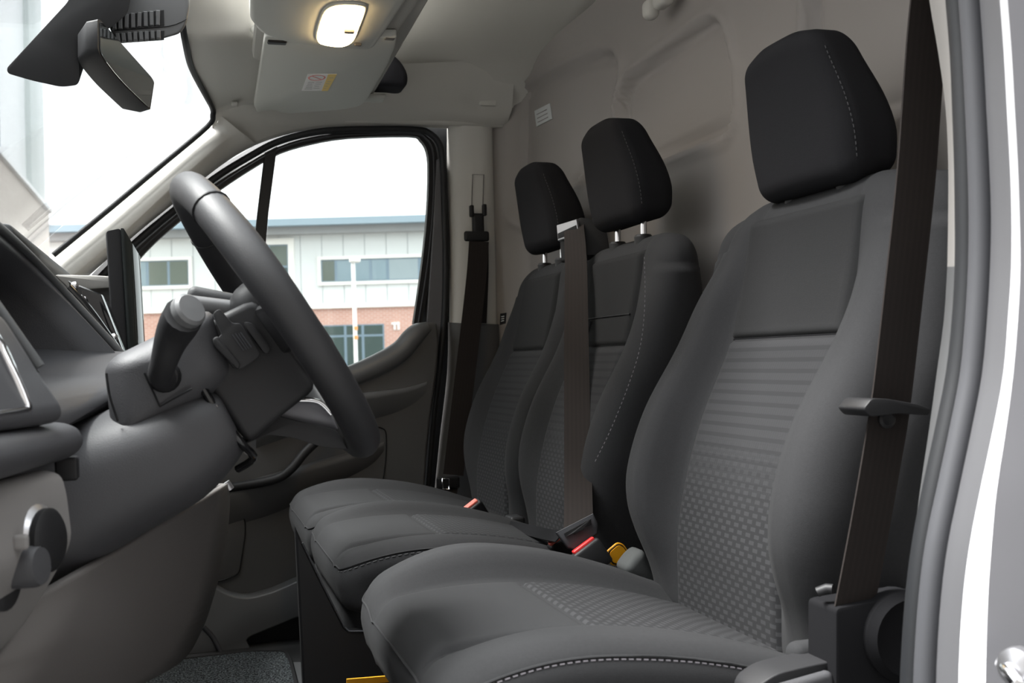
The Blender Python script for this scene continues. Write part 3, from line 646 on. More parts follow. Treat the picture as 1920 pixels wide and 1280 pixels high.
def scl(p, s): return cen+(p-cen)*s
bk = [scl(p, .86)+off1*1.6 for p in fc]; md_ = [scl(p, 1.04)+off1*.7 for p in fc]; fr = [scl(p, 1.03) for p in fc]
V = fr+md_+bk; n = len(fc); F = []
for l in (0, 1):
    for i in range(n): F.append((l*n+i, l*n+(i+1) % n, (l+1)*n+(i+1) % n, (l+1)*n+i))
F.append(tuple(range(n))[::-1]); F.append(tuple(range(2*n, 3*n)))
obj('mirror_shell', V, F, 'satin', rm, angle=50)
nrm = (mq[1]-mq[0]).cross(mq[3]-mq[0]).normalized()
if nrm.y > 0: nrm = -nrm
g0 = [scl(p, .97)+nrm*.0006 for p in fc]; g1 = [scl(p, .97)+nrm*.0016 for p in fc]
hull_prism('mirror_glass', g0, g1, 'mirror', rm)
tube('mirror_stem', [(-0.145, 0.56, 1.14), (-0.128, 0.56, 1.138), (-0.114, 0.56, 1.14)], .008, 'black', rm)

# ================================================================== DASHBOARD
dsh = thing('dashboard', (-.2, .4, .3), 'dark grey dashboard with instrument hood, side vent and light switch', 'dashboard')
z0 = 0.841; z1 = 0.879
dp = [(-.70, .80), (-.45, .835), (-.24, .85), (-.205, .848), (-.20, .835), (-.23, .815), (-.25, .76), (-.20, .72), (-.17, .60), (-.16, .52), (-.22, .34), (-.50, .34)]
def dwarp(co):
    return (co.x, co.y, co.z+(z1-.85 if co.z > .7 else 0)*1.0)
prism('dash_body', roundpoly(dp, .015, 3), 'Y', .24, 1.43, 'dash_top', dsh, .012, 2)
prism('dash_top_cowl', roundpoly([(-.70, .80), (-.45, z0-.02), (-.24, z0), (-.205, z0-.002), (-.20, z0-.012), (-.23, z0-.03), (-.6, .76)], .01, 3), 'Y', -.46, .26, 'dash_top', dsh, .006, 2)
# instrument hood: a tunnel open to the rear
arch = []
for y, z in [(.185, .60), (.187, .66), (.186, .71), (.178, .755), (.15, .785), (.10, .803), (.03, .812), (-.05, .812), (-.13, .80), (-.19, .77), (-.215, .72), (-.22, .66)]: arch.append((0, y, z))
arch = spline(arch, 4)
def rimx(y, z): return (-.08-(z-.68)*.82) if y > -.1 else (-.105-(z-.631)*.62)
hc = []
for k in range(6):
    t = k/5; hc.append([(rimx(p.y, p.z)-t*.22, p.y, p.z) for p in arch])
hood = loft('instrument_hood', hc, 'dash', dsh, thick=.012, angle=60)
rim = [(rimx(p.y, p.z)+.001, p.y+.005*(1 if p.y > 0 else -1), p.z+.004) for p in arch if p.z > .64]
tube('hood_rim', rim, .0055, 'dash_top', dsh, seg=8)
prism('instrument_face', roundpoly([(-.22, .60), (.19, .60), (.19, .78), (-.22, .78)], .04), 'X', -.31, -.29, 'gloss', dsh, .004, 1)
# binnacle floor and shelf
b0 = [(-0.131, -0.2, 0.63), (-0.117, -0.12, 0.633), (-0.087, 0.1, 0.651), (-0.054, 0.18, 0.681)]; b1 = [(-0.132, -0.2, 0.611), (-0.115, -0.12, 0.621), (-0.084, 0.05, 0.637), (-0.053, 0.15, 0.661)]; b2 = [(-0.132, -0.2, 0.592), (-0.111, -0.14, 0.607), (-0.077, -0.02, 0.628), (-0.044, 0.05, 0.643)]
loft('binnacle_floor', [[(p[0]-.25, p[1], p[2]+.02) for p in b0], b0, b1, b2], 'dash', dsh, thick=.01)
# centre switch trim beside the screen
tube('trim_strip', spline([(-0.138, 0.22, 0.765), (-0.115, 0.22, 0.737), (-0.093, 0.22, 0.703), (-0.078, 0.22, 0.679)], 4), .006, 'gloss', dsh, seg=8)
for (x, y, z) in [(-0.133, 0.24, 0.768), (-0.126, 0.24, 0.751), (-0.087, 0.24, 0.701)]:
    lathe('trim_stud', [(.004, 0), (.006, .002), (.005, .006), (.002, .008)], (x, y, z), (.3, -.9, .2), 'chrome', dsh, seg=10)
cs = [(-0.146, 0.781), (-0.104, 0.762), (-0.07, 0.662), (-0.081, 0.651), (-0.119, 0.709)]
prism('centre_stack_edge', cs, 'Y', .30, .44, 'gloss', dsh, .006, 2)
pshelf = [(-0.189, 0.809), (-0.122, 0.807), (-0.088, 0.804), (-0.088, 0.789), (-0.164, 0.784)]
prism('passenger_shelf', roundpoly(pshelf, .006, 2), 'Y', .55, 1.40, 'lgrey', dsh, .005, 2)
# touchscreen
ts = thing('touchscreen', (-.08, .5, .70), 'upright black touchscreen standing on the dashboard centre', 'screen')
sc = [Vector(p) for p in [(-0.081, 0.46, 0.87), (-0.065, 0.64, 0.846), (-0.061, 0.64, 0.705), (-0.075, 0.46, 0.69)]]
sc[2] = sc[1]+(sc[3]-sc[0])*.92
off = Vector((-.026, -.008, 0))
scb = [p+off+Vector((0, .0, -.006 if i < 2 else .004)) for i, p in enumerate(sc)]
hull_prism('screen_body', [p+Vector((-.004, -.001, 0)) for p in sc], scb, 'satin', ts, .005, 3)
hull_prism('screen_glass', sc, [p+Vector((-.005, -.001, 0)) for p in sc], 'screen', ts, .001, 1)
# side vent pod
vp = [(-0.173, 0.723), (-0.149, 0.71), (-0.135, 0.686), (-0.118, 0.656), (-0.103, 0.63), (-0.102, 0.622), (-0.106, 0.616), (-0.151, 0.609), (-0.2, 0.608)]
pillow('vent_pod', roundpoly(vp, .008, 3), 'Y', -.46, -.235, .008, 'dash', dsh, 3, angle=50, shift=(-.06, 0))
vr = [Vector(p) for p in [(-0.162, -0.27, 0.722), (-0.143, -0.27, 0.68), (-0.129, -0.27, 0.629), (-0.149, -0.36, 0.628), (-0.166, -0.36, 0.661)]]
vr = [Vector(p) for p in [(-0.146, -0.288, 0.686), (-0.135, -0.293, 0.662), (-0.124, -0.298, 0.633), (-0.126, -0.305, 0.629), (-0.136, -0.345, 0.628), (-0.149, -0.4, 0.629), (-0.164, -0.41, 0.665), (-0.154, -0.32, 0.698)]]
tube('vent_chrome_ring', spline(vr, 4, True), .0048, 'chrome', dsh, seg=8, closed=True)
for i in range(4):
    a = vr[0].lerp(vr[2], .2+.22*i); b = vr[6].lerp(vr[5], .2+.22*i)
    ribbon('vent_slat', [a+Vector((-.012, -.008, 0)), b+Vector((-.012, 0, 0))], (1, 0, -.3), .02, .002, 'black', dsh)
hull_prism('vent_back', [v+Vector((-.02, -.005, 0)) for v in vr], [v+Vector((-.03, -.005, 0)) for v in vr], 'black', dsh)
# padded roll under the vent
rl = [(-0.171, 0.602), (-0.132, 0.611), (-0.109, 0.615), (-0.094, 0.608), (-0.089, 0.597), (-0.092, 0.588), (-0.102, 0.58), (-0.132, 0.573), (-0.172, 0.568)]
pillow('padded_roll', roundpoly(rl, .02, 4), 'Y', -.46, -.17, .018, 'dash', dsh, 5, shift=(-.05, 0))
rbox('roll_bracket', (-0.106, -0.17, 0.57), (.02, .02, .022), .003, 'black', dsh, step=.05)
# grey light-switch panel
lp = [(-0.178, 0.568), (-0.153, 0.57), (-0.115, 0.576), (-0.104, 0.571), (-0.1, 0.556), (-0.096, 0.517), (-0.1, 0.503), (-0.119, 0.47), (-0.139, 0.44), (-0.16, 0.419), (-0.189, 0.413)]
swp = pillow('switch_panel', roundpoly(lp, .008, 3), 'Y', -.46, -.235, .007, 'switchgrey', dsh, 3, angle=50, shift=(-.07, 0))
# light switch: bezel, ring and knob facing the driver
sax = Vector((.93, -.36, .06)).normalized()
bz = Vector((-0.112, -0.298, 0.523))
lathe('switch_bezel', [(.030, -.03), (.030, -.004), (.026, .0)], bz, sax, 'silver', swp, seg=24)
lathe('switch_dial', [(.026, -.02), (.026, .002), (.022, .005), (.001, .005)], bz+Vector((.003, 0, 0)), sax, 'black', swp, seg=24)
kb = Vector((-0.12, -0.318, 0.506))
lathe('rotary_knob', [(.017, -.03), (.017, .004), (.015, .009), (.001, .010)], kb, sax, 'dash', swp, seg=24)
lathe('rotary_knob_collar', [(.025, -.03), (.025, -.012), (.020, -.009)], kb+Vector((-.008, -.004, -.008)), sax, 'satin', swp, seg=24)
rbox('switch_button', (-0.125, -0.335, 0.528), (.012, .01, .012), .003, 'switchgrey', swp, step=.05)

# knee panel below the column: grey skin turning away at its far edge
kA = [(0.053, 0.24, 0.506), (0.054, 0.24, 0.474), (0.045, 0.23, 0.413), (0.03, 0.22, 0.361), (0.014, 0.2, 0.324), (-0.011, 0.17, 0.295), (-0.065, 0.1, 0.287)]
kB = [(0.035, 0.15, 0.506), (0.031, 0.15, 0.48), (0.016, 0.14, 0.417), (0.003, 0.13, 0.368), (-0.017, 0.12, 0.334), (-0.041, 0.1, 0.31), (-0.08, 0.05, 0.297)]
kC = [(-0.03, 0.02, 0.486), (-0.036, 0.02, 0.454), (-0.048, 0.01, 0.415), (-0.059, 0.0, 0.384), (-0.073, 0.0, 0.353), (-0.093, 0.0, 0.33), (-0.118, -0.02, 0.315)]
kD = [(-0.088, -0.1, 0.467), (-0.096, -0.1, 0.446), (-0.105, -0.11, 0.423), (-0.117, -0.12, 0.4), (-0.129, -0.12, 0.381), (-0.145, -0.13, 0.363), (-0.163, -0.14, 0.345)]
kE = [(-0.135, -0.2, 0.454), (-0.142, -0.2, 0.441), (-0.149, -0.21, 0.425), (-0.159, -0.22, 0.41), (-0.168, -0.22, 0.397), (-0.179, -0.23, 0.383), (-0.194, -0.24, 0.369)]
kZ = [(p[0]-.12, p[1]+.03, p[2]) for p in kA]
knee = loft('knee_panel', [spline(c, 4) for c in (kZ, kA, kB, kC, kD, kE)], 'kneegrey', dsh, thick=.008)
tube('knee_clip', [(0.049, 0.24, 0.507), (0.055, 0.24, 0.497)], .006, 'silver', dsh, seg=8)
prism('lower_dash_core', [(-.32, .45), (-.18, .45), (-.24, .15), (-.36, .10)], 'Y', -.1, .18, 'black', dsh, .01, 1)

# ================================================================== STEERING COLUMN AND WHEEL
colm = thing('steering_column', (-.05, 0, .5), 'dark grey steering column shroud with a control stalk', 'steering column')
cu = [(-0.078, 0.662), (-0.068, 0.674), (-0.029, 0.693), (0.001, 0.71), (0.028, 0.723), (0.041, 0.687), (0.051, 0.653), (0.029, 0.63), (-0.025, 0.603), (-0.071, 0.58)]
pillow('column_upper_shroud', roundpoly(cu, .014, 4), 'Y', -.108, .10, .035, 'dash', colm, 6)
cd = [(-0.117, 0.568), (-0.068, 0.603), (-0.024, 0.624), (0.005, 0.635), (0.022, 0.633), (0.038, 0.609), (0.057, 0.576), (0.051, 0.559), (0.026, 0.53), (-0.027, 0.501), (-0.079, 0.469), (-0.114, 0.448), (-0.134, 0.448), (-0.123, 0.51)]
secs = [((.034, .628), (.052, .592), .05), ((.030, .640), (.060, .575), .088), ((.018, .642), (.054, .558), .102), ((-.03, .632), (.018, .520), .114), ((-.08, .618), (-.045, .486), .120), ((-.125, .602), (-.115, .447), .122), ((-.22, .57), (-.21, .40), .122)]
rings = []
for T_, B_, hw_ in secs:
    c_ = ((T_[0]+B_[0])/2, (T_[1]+B_[1])/2); a_ = ((T_[0]-B_[0])/2, (T_[1]-B_[1])/2); rg = []
    for k in range(40):
        an = 2*math.pi*k/40; ca = math.copysign(abs(math.cos(an))**.72, math.cos(an)); sa = math.copysign(abs(math.sin(an))**.72, math.sin(an))
        rg.append((c_[0]+a_[0]*sa, hw_*ca-.005, c_[1]+a_[1]*sa))
    rings.append(rg)
sm = [[] for _ in range((len(rings)-1)*4+1)]
for k in range(40):
    for i_, p in enumerate(spline([rg[k] for rg in rings], 4)): sm[i_].append(p)
V = [p for rg in sm for p in rg]; F = []
for j in range(len(sm)-1):
    for i in range(40): F.append((j*40+i, j*40+(i+1) % 40, (j+1)*40+(i+1) % 40, (j+1)*40+i))
F.append(tuple(range(40))[::-1]); F.append(tuple((len(sm)-1)*40+i for i in range(40)))
obj('column_lower_shroud', V, F, 'dash', colm, True, 180)
pj = [(-0.038, -0.109, 0.656), (-0.024, -0.109, 0.622), (0.007, -0.109, 0.639), (-0.002, -0.109, 0.681)]
tube('switch_joint', pj[:3], .0012, 'black', colm, seg=6)
tube('shroud_joint', spline([(-0.074, -0.107, 0.657), (-0.071, -0.107, 0.633), (-0.064, -0.107, 0.609)], 4), .0013, 'black', colm, seg=6)
# stalk
lathe('stalk_boot', [(.016, -.02), (.0165, .004), (.013, .010), (.004, .013)], (-0.019, -0.105, 0.652), (0, -1, 0), 'black', colm, seg=18)
stp = spline([(-0.019, -0.11, 0.649), (-0.022, -0.135, 0.655), (-0.018, -0.15, 0.668), (-0.012, -0.16, 0.686), (-0.005, -0.17, 0.7), (0.001, -0.185, 0.71)], 4)
n = len(stp)
tube('control_stalk', stp, [.0125+.0065*sstep(.3, .9, i/(n-1)) for i in range(n)], 'satin', colm, seg=16)
e0 = stp[-1]; ed = Vector((.55, -.72, .42)).normalized()
lathe('stalk_end_cap', [(.017, -.006), (.0168, .001), (.014, .004), (.001, .0045)], e0+ed*.006+Vector((.002, 0, .002)), ed, 'doorlite', colm, seg=20)
# column edge strip towards the wheel
tube('column_gap_trim', spline([(-0.002, -0.09, 0.679), (0.02, -0.095, 0.635), (0.038, -0.095, 0.604), (0.057, -0.09, 0.578), (0.069, -0.06, 0.562), (0.053, -0.04, 0.549)], 4), .0045, 'gloss', colm, seg=8)
tube('column_chrome_strip', [(0.03, -0.099, 0.621), (0.041, -0.099, 0.604)], .003, 'chrome', colm, seg=6)
# clock spring collar on top of the column
rbox('column_top_pad', (0.042, 0.02, 0.734), (.075, .09, .018), .008, 'dash_top', colm, step=.02, rot=Matrix.Rotation(math.radians(12), 3, 'Y'))
rbox('column_top_collar', (0.038, 0.0, 0.723), (.09, .12, .02), .009, 'doorlite', colm, step=.02, rot=Matrix.Rotation(math.radians(8), 3, 'Y'))

wc = Vector((.100, 0, .713)); wn = Vector((.84, 0, .543)); wd = Vector((.543, 0, -.84)); wy = Vector((0, 1, 0))
sw = thing('steering_wheel', wc, 'black leather steering wheel with silver lower spoke trim', 'steering wheel')
R_ = .170
def wp(a, r, h=0.): return wc+wy*math.sin(a)*r+wd*math.cos(a)*r+wn*h   # a=0 at the bottom
rimpts = [wp(2*math.pi*i/72, R_) for i in range(72)]
V, F = tube('', rimpts, .0192, None, seg=18, closed=True, data=True, up=wn)
# grip swellings on the upper quarters
for i in range(72):
    a = 2*math.pi*i/72; s = 1+.08*math.exp(-((abs(((a+math.pi) % (2*math.pi))-math.pi)-2.0)/.45)**2)
    for k in range(18): V[i*18+k] = rimpts[i]+(V[i*18+k]-rimpts[i])*s
obj('rim', V, F, 'leather', sw, True, 180)
for a in (2.42, -2.42):
    pts = [wp(a, R_)+(wp(a, R_+.0202)-wp(a, R_))*math.cos(t)+wn*.0202*math.sin(t) for t in [i*math.pi/10 for i in range(20)]]
    tube('rim_seam', pts, .0012, 'black', sw, seg=5, closed=True)
# hub
def wl(v): return wc+wd*v[0]+wy*v[1]+wn*v[2]
rot = Matrix((wd, wy, wn)).transposed()
rbox('hub', wc+wn*(-.012)+wd*.012, (.125, .17, .06), .028, 'satin', sw, step=.02, rot=rot)
rbox('airbag_cover', wc+wn*.018+wd*.012, (.11, .14, .03), .014, 'leather', sw, step=.02, rot=rot)
hb = roundpoly([(-.035, -.103), (.093, -.105), (.088, -.06), (.085, -.012), (-.030, -.012), (-.036, -.06)], .012, 3)
hull_prism('hub_back', [wl((a, -.088, b)) for a, b in hb], [wl((a, .088, b)) for a, b in hb], 'satin', sw, .018, 3)
for s in (-1, 1):
    sp_ = hull_prism('spoke', [wl(v) for v in [(-.022, s*.07, -.025), (.038, s*.07, -.025), (.030, s*.168, -.008), (-.015, s*.168, -.008)]],
                     [wl(v) for v in [(-.022, s*.07, .012), (.038, s*.07, .012), (.030, s*.168, .010), (-.015, s*.168, .010)]], 'satin', sw, .006, 2)
    hull_prism('button_pad', [wl(v) for v in [(-.018, s*.075, .011), (.034, s*.075, .011), (.027, s*.140, .011), (-.012, s*.140, .011)]],
               [wl(v) for v in [(-.016, s*.077, .017), (.032, s*.077, .017), (.025, s*.138, .017), (-.010, s*.138, .017)]], 'black', sp_, .002, 2)
arm = [(0.059, 0.575), (0.086, 0.599), (0.097, 0.605), (0.12, 0.598), (0.16, 0.587), (0.173, 0.564), (0.143, 0.569), (0.111, 0.581), (0.085, 0.585)]
lo_ = prism('lower_spoke', roundpoly(arm, .004, 2), 'Y', -.045, .045, 'satin', sw, .006, 2)
trm = [(0.094, 0.622), (0.14, 0.621), (0.151, 0.615), (0.164, 0.586), (0.121, 0.595), (0.097, 0.604)]
prism('spoke_trim', roundpoly(trm, .003, 2), 'Y', -.034, .034, 'spoketrim', lo_, .003, 2)
tube('chrome_edge', spline([(0.093, -0.036, 0.621), (0.12, -0.036, 0.621), (0.142, -0.036, 0.618), (0.156, -0.036, 0.604)], 4), .0032, 'chrome', lo_, seg=8)
# switch pod on the back of the near spoke
pod = [(0.029, 0.715), (0.036, 0.72), (0.049, 0.704), (0.056, 0.705), (0.076, 0.673), (0.073, 0.668), (0.058, 0.658), (0.05, 0.657), (0.03, 0.684), (0.032, 0.689), (0.038, 0.693)]
pd = prism('switch_pod', roundpoly(pod, .003, 2), 'Y', -.105, -.05, 'satin', sw, .004, 2)
for i in range(4):
    pa, pb = [[(0.048, -0.107, 0.693), (0.059, -0.107, 0.676)], [(0.051, -0.107, 0.694), (0.062, -0.107, 0.677)], [(0.054, -0.107, 0.694), (0.064, -0.107, 0.678)], [(0.056, -0.107, 0.695), (0.067, -0.107, 0.679)]][i]
    tube('pod_mark', [pa, pb], .0007, 'seal_grey', pd, seg=4)
pod2 = [(0.06, 0.706), (0.068, 0.705), (0.086, 0.68), (0.086, 0.674), (0.081, 0.672), (0.064, 0.697)]
prism('paddle', roundpoly(pod2, .003, 2), 'Y', -.10, -.06, 'satin', sw, .003, 2)
pod3 = [(0.028, 0.689), (0.034, 0.692), (0.056, 0.662), (0.053, 0.656), (0.03, 0.681)]
prism('pod_key', roundpoly(pod3, .003, 2), 'Y', -.108, -.06, 'satin', sw, .003, 2)

# ================================================================== SEATS
XC = [(.26, .654), (.30, .652), (.36, .652), (.42, .655), (.50, .672), (.58, .700), (.67, .742), (.74, .762), (.80, .775), (.88, .788)]
XCs = spline([(z, x, 0) for z, x in XC], 6)
XC = [(p.x, p.y) for p in XCs]
BOLD = [(.27, .004), (.33, .008), (.37, .018), (.41, .034), (.45, .049), (.50, .057), (.58, .056), (.66, .044), (.74, .026), (.80, .008), (.86, .0)]
BOLD = [(p.x, p.y) for p in spline([(a, b, 0) for a, b in BOLD], 6)]
def back_front(y, z, sc_, inner, outer):
    b = interp(BOLD, z)*sc_
    a = abs(y)
    return interp(XC, z)-b*sstep(inner, outer, a)+.004*math.exp(-((a-inner)/.006)**2)
def make_backrest(name, parent, yc, hw, sc_, inner, depth=.125, ztop=.875, taper=.80, mat='fabric', xo=0.):
    zb = .275; H = ztop-zb; zc_ = (ztop+zb)/2
    def warp(p):
        zw = zc_+p.z
        wf = 1-(1-taper)*sstep(.70, ztop+.02, zw)
        wf *= 1-.10*sstep(.50, .29, zw)
        y = p.y*wf; fwgt = max(0., min(1., .5-p.x/depth))
        dsc = 1-.35*sstep(.70, ztop, zw)
        back = interp(XC, zw)+.005+depth*dsc
        front = back_front(p.y, zw, sc_, inner, inner+.046)
        # rounding of the shoulders towards the outer edge
        x = front*fwgt+back*(1-fwgt)
        if abs(p.z) > H/2-.06 and p.z > 0: zw -= .012*sstep(.6, 1.0, abs(p.y)/hw)
        return (x+xo, yc+y, zw)
    o = rbox(name, (0, 0, 0), (depth, 2*hw, H), .045, mat, parent, step=.011, k=5, warp=warp)
    return o
def seam(parent, pts, r=.0014): return tube('seam', pts, r, 'seamdark', parent, seg=6)
def patch(name, parent, yc, z0, z1, hwf, sc_, inner, mat, nu=44, nv=60, puff=.006, tuck=.003, taper=None):
    V = []; F = []; U = []
    for j in range(nv+1):
        z = z0+(z1-z0)*j/nv
        for i in range(nu+1):
            u = -1+2*i/nu; hw = hwf(z); y = u*hw
            d = min((1-abs(u))*hw, z-z0+.0, z1-z)
            h = -tuck+(puff+tuck)*math.sin(min(1, d/.011)*math.pi/2)
            V.append((back_front(y, z, sc_, inner, inner+.046)-h, yc+y, z)); U.append((y, z-.33))
    for j in range(nv):
        for i in range(nu): a = j*(nu+1)+i; F.append((a, a+1, a+nu+2, a+nu+1))
    o = obj(name, V, F, mat, parent, True, 180, U)
    for sd in (0, nu): seam(o, [Vector(V[j*(nu+1)+sd])+Vector((-.0022, 0, 0)) for j in range(0, nv+1)])
    if z0 < .5: seam(o, [Vector(V[nv*(nu+1)+i])+Vector((-.0022, 0, 0)) for i in range(nu+1)])
    return o
CZ = [(.20, .335), (.24, .352), (.30, .361), (.36, .363), (.42, .360), (.50, .350), (.58, .332), (.66, .308), (.74, .295)]
CB = [(.20, .0), (.24, .016), (.30, .034), (.36, .043), (.44, .040), (.51, .034), (.57, .028), (.63, .022), (.74, .012)]
CZ = [(p.x, p.y) for p in spline([(a, b, 0) for a, b in CZ], 6)]
CB = [(p.x, p.y) for p in spline([(a, b, 0) for a, b in CB], 6)]
def cush_top(x, y, sc_, inner, dz=0.):
    return interp(CZ, x)+dz+interp(CB, x)*sc_*(.45 if y < 0 else 1)*sstep(inner-.004, inner+.042, abs(y))-.003*math.exp(-((abs(y)-inner)/.006)**2)
def make_cushion(name, parent, yc, hw, sc_, inner, x0=.213, x1=.77, th=.13, dz=0., drop=.05, mat='fabric', front_slope=.03):
    L = x1-x0; xc_ = (x0+x1)/2
    def warp(p):
        t = max(0., min(1., .5+p.z/th)); x = xc_+p.x
        zt = cush_top(x, p.y, sc_, inner, dz)
        edge = p.z-th/2     # 0 at the top
        zb = zt-th
        if t > .5: z = zt+edge
        else:
            zlow = .26+dz; z = zt-th/2+(p.z)*((zt-th/2-zlow)/(th/2))
        x += front_slope*(1-t)*sstep(.30, .20, x)
        return (x, yc+p.y, z)
    o = rbox(name, (0, 0, 0), (L, 2*hw, th), .042, mat, parent, step=.011, k=5, warp=warp)
    pts = []; r_ = .042; ph = math.radians(38); rr_ = r_*math.cos(ph)+.0006; zz = th/2-r_+r_*math.sin(ph)+.0006
    ix, iy = L/2-r_, hw-r_; xe = ix-.13
    for i in range(30): pts.append((xe-(xe+ix)*i/29, iy+rr_, zz))
    for i in range(1, 12): a = math.pi/2*i/11; pts.append((-ix-rr_*math.sin(a), iy+rr_*math.cos(a), zz))
    for i in range(1, 30): pts.append((-ix-rr_, iy-2*iy*i/30, zz))
    for i in range(12): a = math.pi/2*i/11; pts.append((-ix-rr_*math.cos(a), -iy-rr_*math.sin(a), zz))
    for i in range(30): pts.append((-ix+(xe+ix)*i/29, -iy-rr_, zz))
    return o, [warp(Vector(p)) for p in pts]
def cush_patch(name, parent, yc, x0, x1, hw, sc_, inner, mat, dz=0., puff=.005, tuck=.003, nu=44, nv=44, nose=False):
    V = []; F = []; U = []
    for j in range(nv+1):
        x = x0+(x1-x0)*j/nv
        for i in range(nu+1):
            u = -1+2*i/nu; y = u*hw; d = min((1-abs(u))*hw, 1 if nose else x-x0, x1-x)
            dn = max(0., .255-x) if nose else 0.
            h = -tuck+(puff+tuck)*math.sin(min(1, d/.011)*math.pi/2)
            V.append((x+.14*dn, yc+y, cush_top(x, y, sc_, inner, dz)+h*(1-.5*min(1, dn/.04))-(.042-math.sqrt(max(0, .042**2-dn*dn))))); U.append((y, x-.60))
    for j in range(nv):
        for i in range(nu): a = j*(nu+1)+i; F.append((a, a+1, a+nu+2, a+nu+1))
    o = obj(name, V, F, mat, parent, True, 180, U)
    for sd in (0, nu): seam(o, [Vector(V[j*(nu+1)+sd])+Vector((0, 0, .0018)) for j in range(4 if nose else 0, nv+1)], .0011)
    if nose: seam(o, [Vector(V[nv*(nu+1)+i])+Vector((0, 0, .0018)) for i in range(nu+1)], .0011)
    return o
def make_headrest(parent, yc, zb, hw=.122, h=.205, depth=.086, x0=.755):
    xc_ = x0+depth/2+.012
    def warp(p):
        t = (p.z+h/2)/h; fq = max(0., min(1., .5-p.x/depth))
        wsc = .94+.06*sstep(-.1, .35, t)-.24*sstep(.28, 1.12, t)
        dsc = 1-.42*sstep(.3, 1.1, t)-.08*sstep(.35, -.1, t)
        x = -depth/2+(p.x+depth/2)*dsc-.008*(1-(p.y/hw)**2)*fq-.034*(t-.35)*(.5+.5*fq)
        z = p.z-.010*sstep(.3, 1.0, abs(p.y)/hw)*sstep(.5, 1, t)+.012*(1-fq)*sstep(.4, 0, t)
        return (xc_+x, yc+p.y*wsc, zb+h/2+z)
    hr = rbox('headrest', (0, 0, 0), (depth, 2*hw, h), .028, 'head_fabric', parent, step=.012, k=5, warp=warp)
    # seams where face meets sides
    for s in (-1, 1):
        pts = [warp(Vector((-depth/2+.016, s*(hw-.006), -h/2+.03+(h-.055)*i/20))) for i in range(21)]
        cen_ = [Vector(p)+Vector((-.0015, s*.0025, 0)) for p in pts]
        dashes('seam_stitching', cen_, 'stitch_dark', hr, r=.0007, on=.004, off=.003)
        p = (xc_+.0, yc+s*.062, 0)
        tube('post', [(p[0], p[1], zb-.055), (p[0]+.001, p[1], zb+.03)], .006, 'chrome', hr, seg=12)
    return hr, xc_
def collars(parent, yc, xc_, z):
    for s in (-1, 1): lathe('post_collar', [(.016, -.012), (.017, .002), (.014, .006), (.007, .007)], (xc_, yc+s*.062, z), (0, 0, 1), 'satin', parent, seg=16)

# ---- driver seat
ds = thing('driver_seat', (.46, 0, .04), 'dark grey cloth driver seat with bolstered single cushion', 'seat')
db = make_backrest('backrest', ds, 0, .262, 1.0, .142)
patch('upper_insert', db, 0, .6775, .846, lambda z: .140, 1, .142, 'fabric_up')
patch('lower_insert', db, 0, .285, .6785, lambda z: .140, 1, .142, 'insert', nv=60)
make_backrest('back_shell', ds, 0, .284, .2, .142, depth=.110, ztop=.866, taper=.97, xo=.006)
hr, hx = make_headrest(ds, 0, .862, h=.205); collars(ds, 0, hx, .872)
dc, sl = make_cushion('cushion', ds, 0, .262, 1.0, .145)
cush_patch('front_insert', dc, 0, .2245, .4220, .142, 1, .145, 'fabric', nose=True)
cush_patch('rear_insert', dc, 0, .4225, .672, .142, 1, .145, 'insert')
tube('piping', sl, .0016, 'fabric', dc, seg=6)
dashes('edge_stitching', [(x, y-.001, z-.003) for x, y, z in sl[66:]], 'stitch', dc, r=.0012, on=.005, off=.003)
# plastic side shield, recliner cover and pedestal
rbox('pedestal', (.47, 0, .15), (.40, .44, .24), .02, 'black', ds, step=.1)
shd = [(0.522, 0.318), (0.526, 0.332), (0.55, 0.344), (0.586, 0.348), (0.617, 0.35), (0.62, 0.345), (0.616, 0.248), (0.466, 0.268)]
prism('side_shield', roundpoly(shd, .01, 3), 'Y', -.30, -.255, 'satin', ds, .010, 3)
rbox('adjust_lever', (0.567, -0.305, 0.328), (.085, .014, .02), .007, 'dash', ds, step=.02, rot=Matrix.Rotation(math.radians(-8), 3, 'Y'))
rc = [(0.61, 0.406), (0.696, 0.411), (0.722, 0.409), (0.721, 0.24), (0.604, 0.255)]
prism('recliner_cover', roundpoly(rc, .006, 3), 'Y', -.315, -.262, 'matte', ds, .004, 2)
lathe('recline_knob', [(.045, -.02), (.045, .006), (.038, .014), (.03, .010), (.001, .010)], (0.684, -0.315, 0.372), (0, -1, 0), 'matte', ds, seg=32)
# cloth skirt closing the gap at the rear inner corner
pillow('rear_skirt', roundpoly([(0.614, 0.346), (0.629, 0.364), (0.645, 0.374), (0.657, 0.354), (0.669, 0.317), (0.626, 0.329)], .008, 3), 'Y', .24, .29, .012, 'cloth_grey', ds, 4)
rbox('rear_skirt', (0.629, -0.25, 0.343), (.07, .03, .03), .012, 'fabric', ds, step=.02)

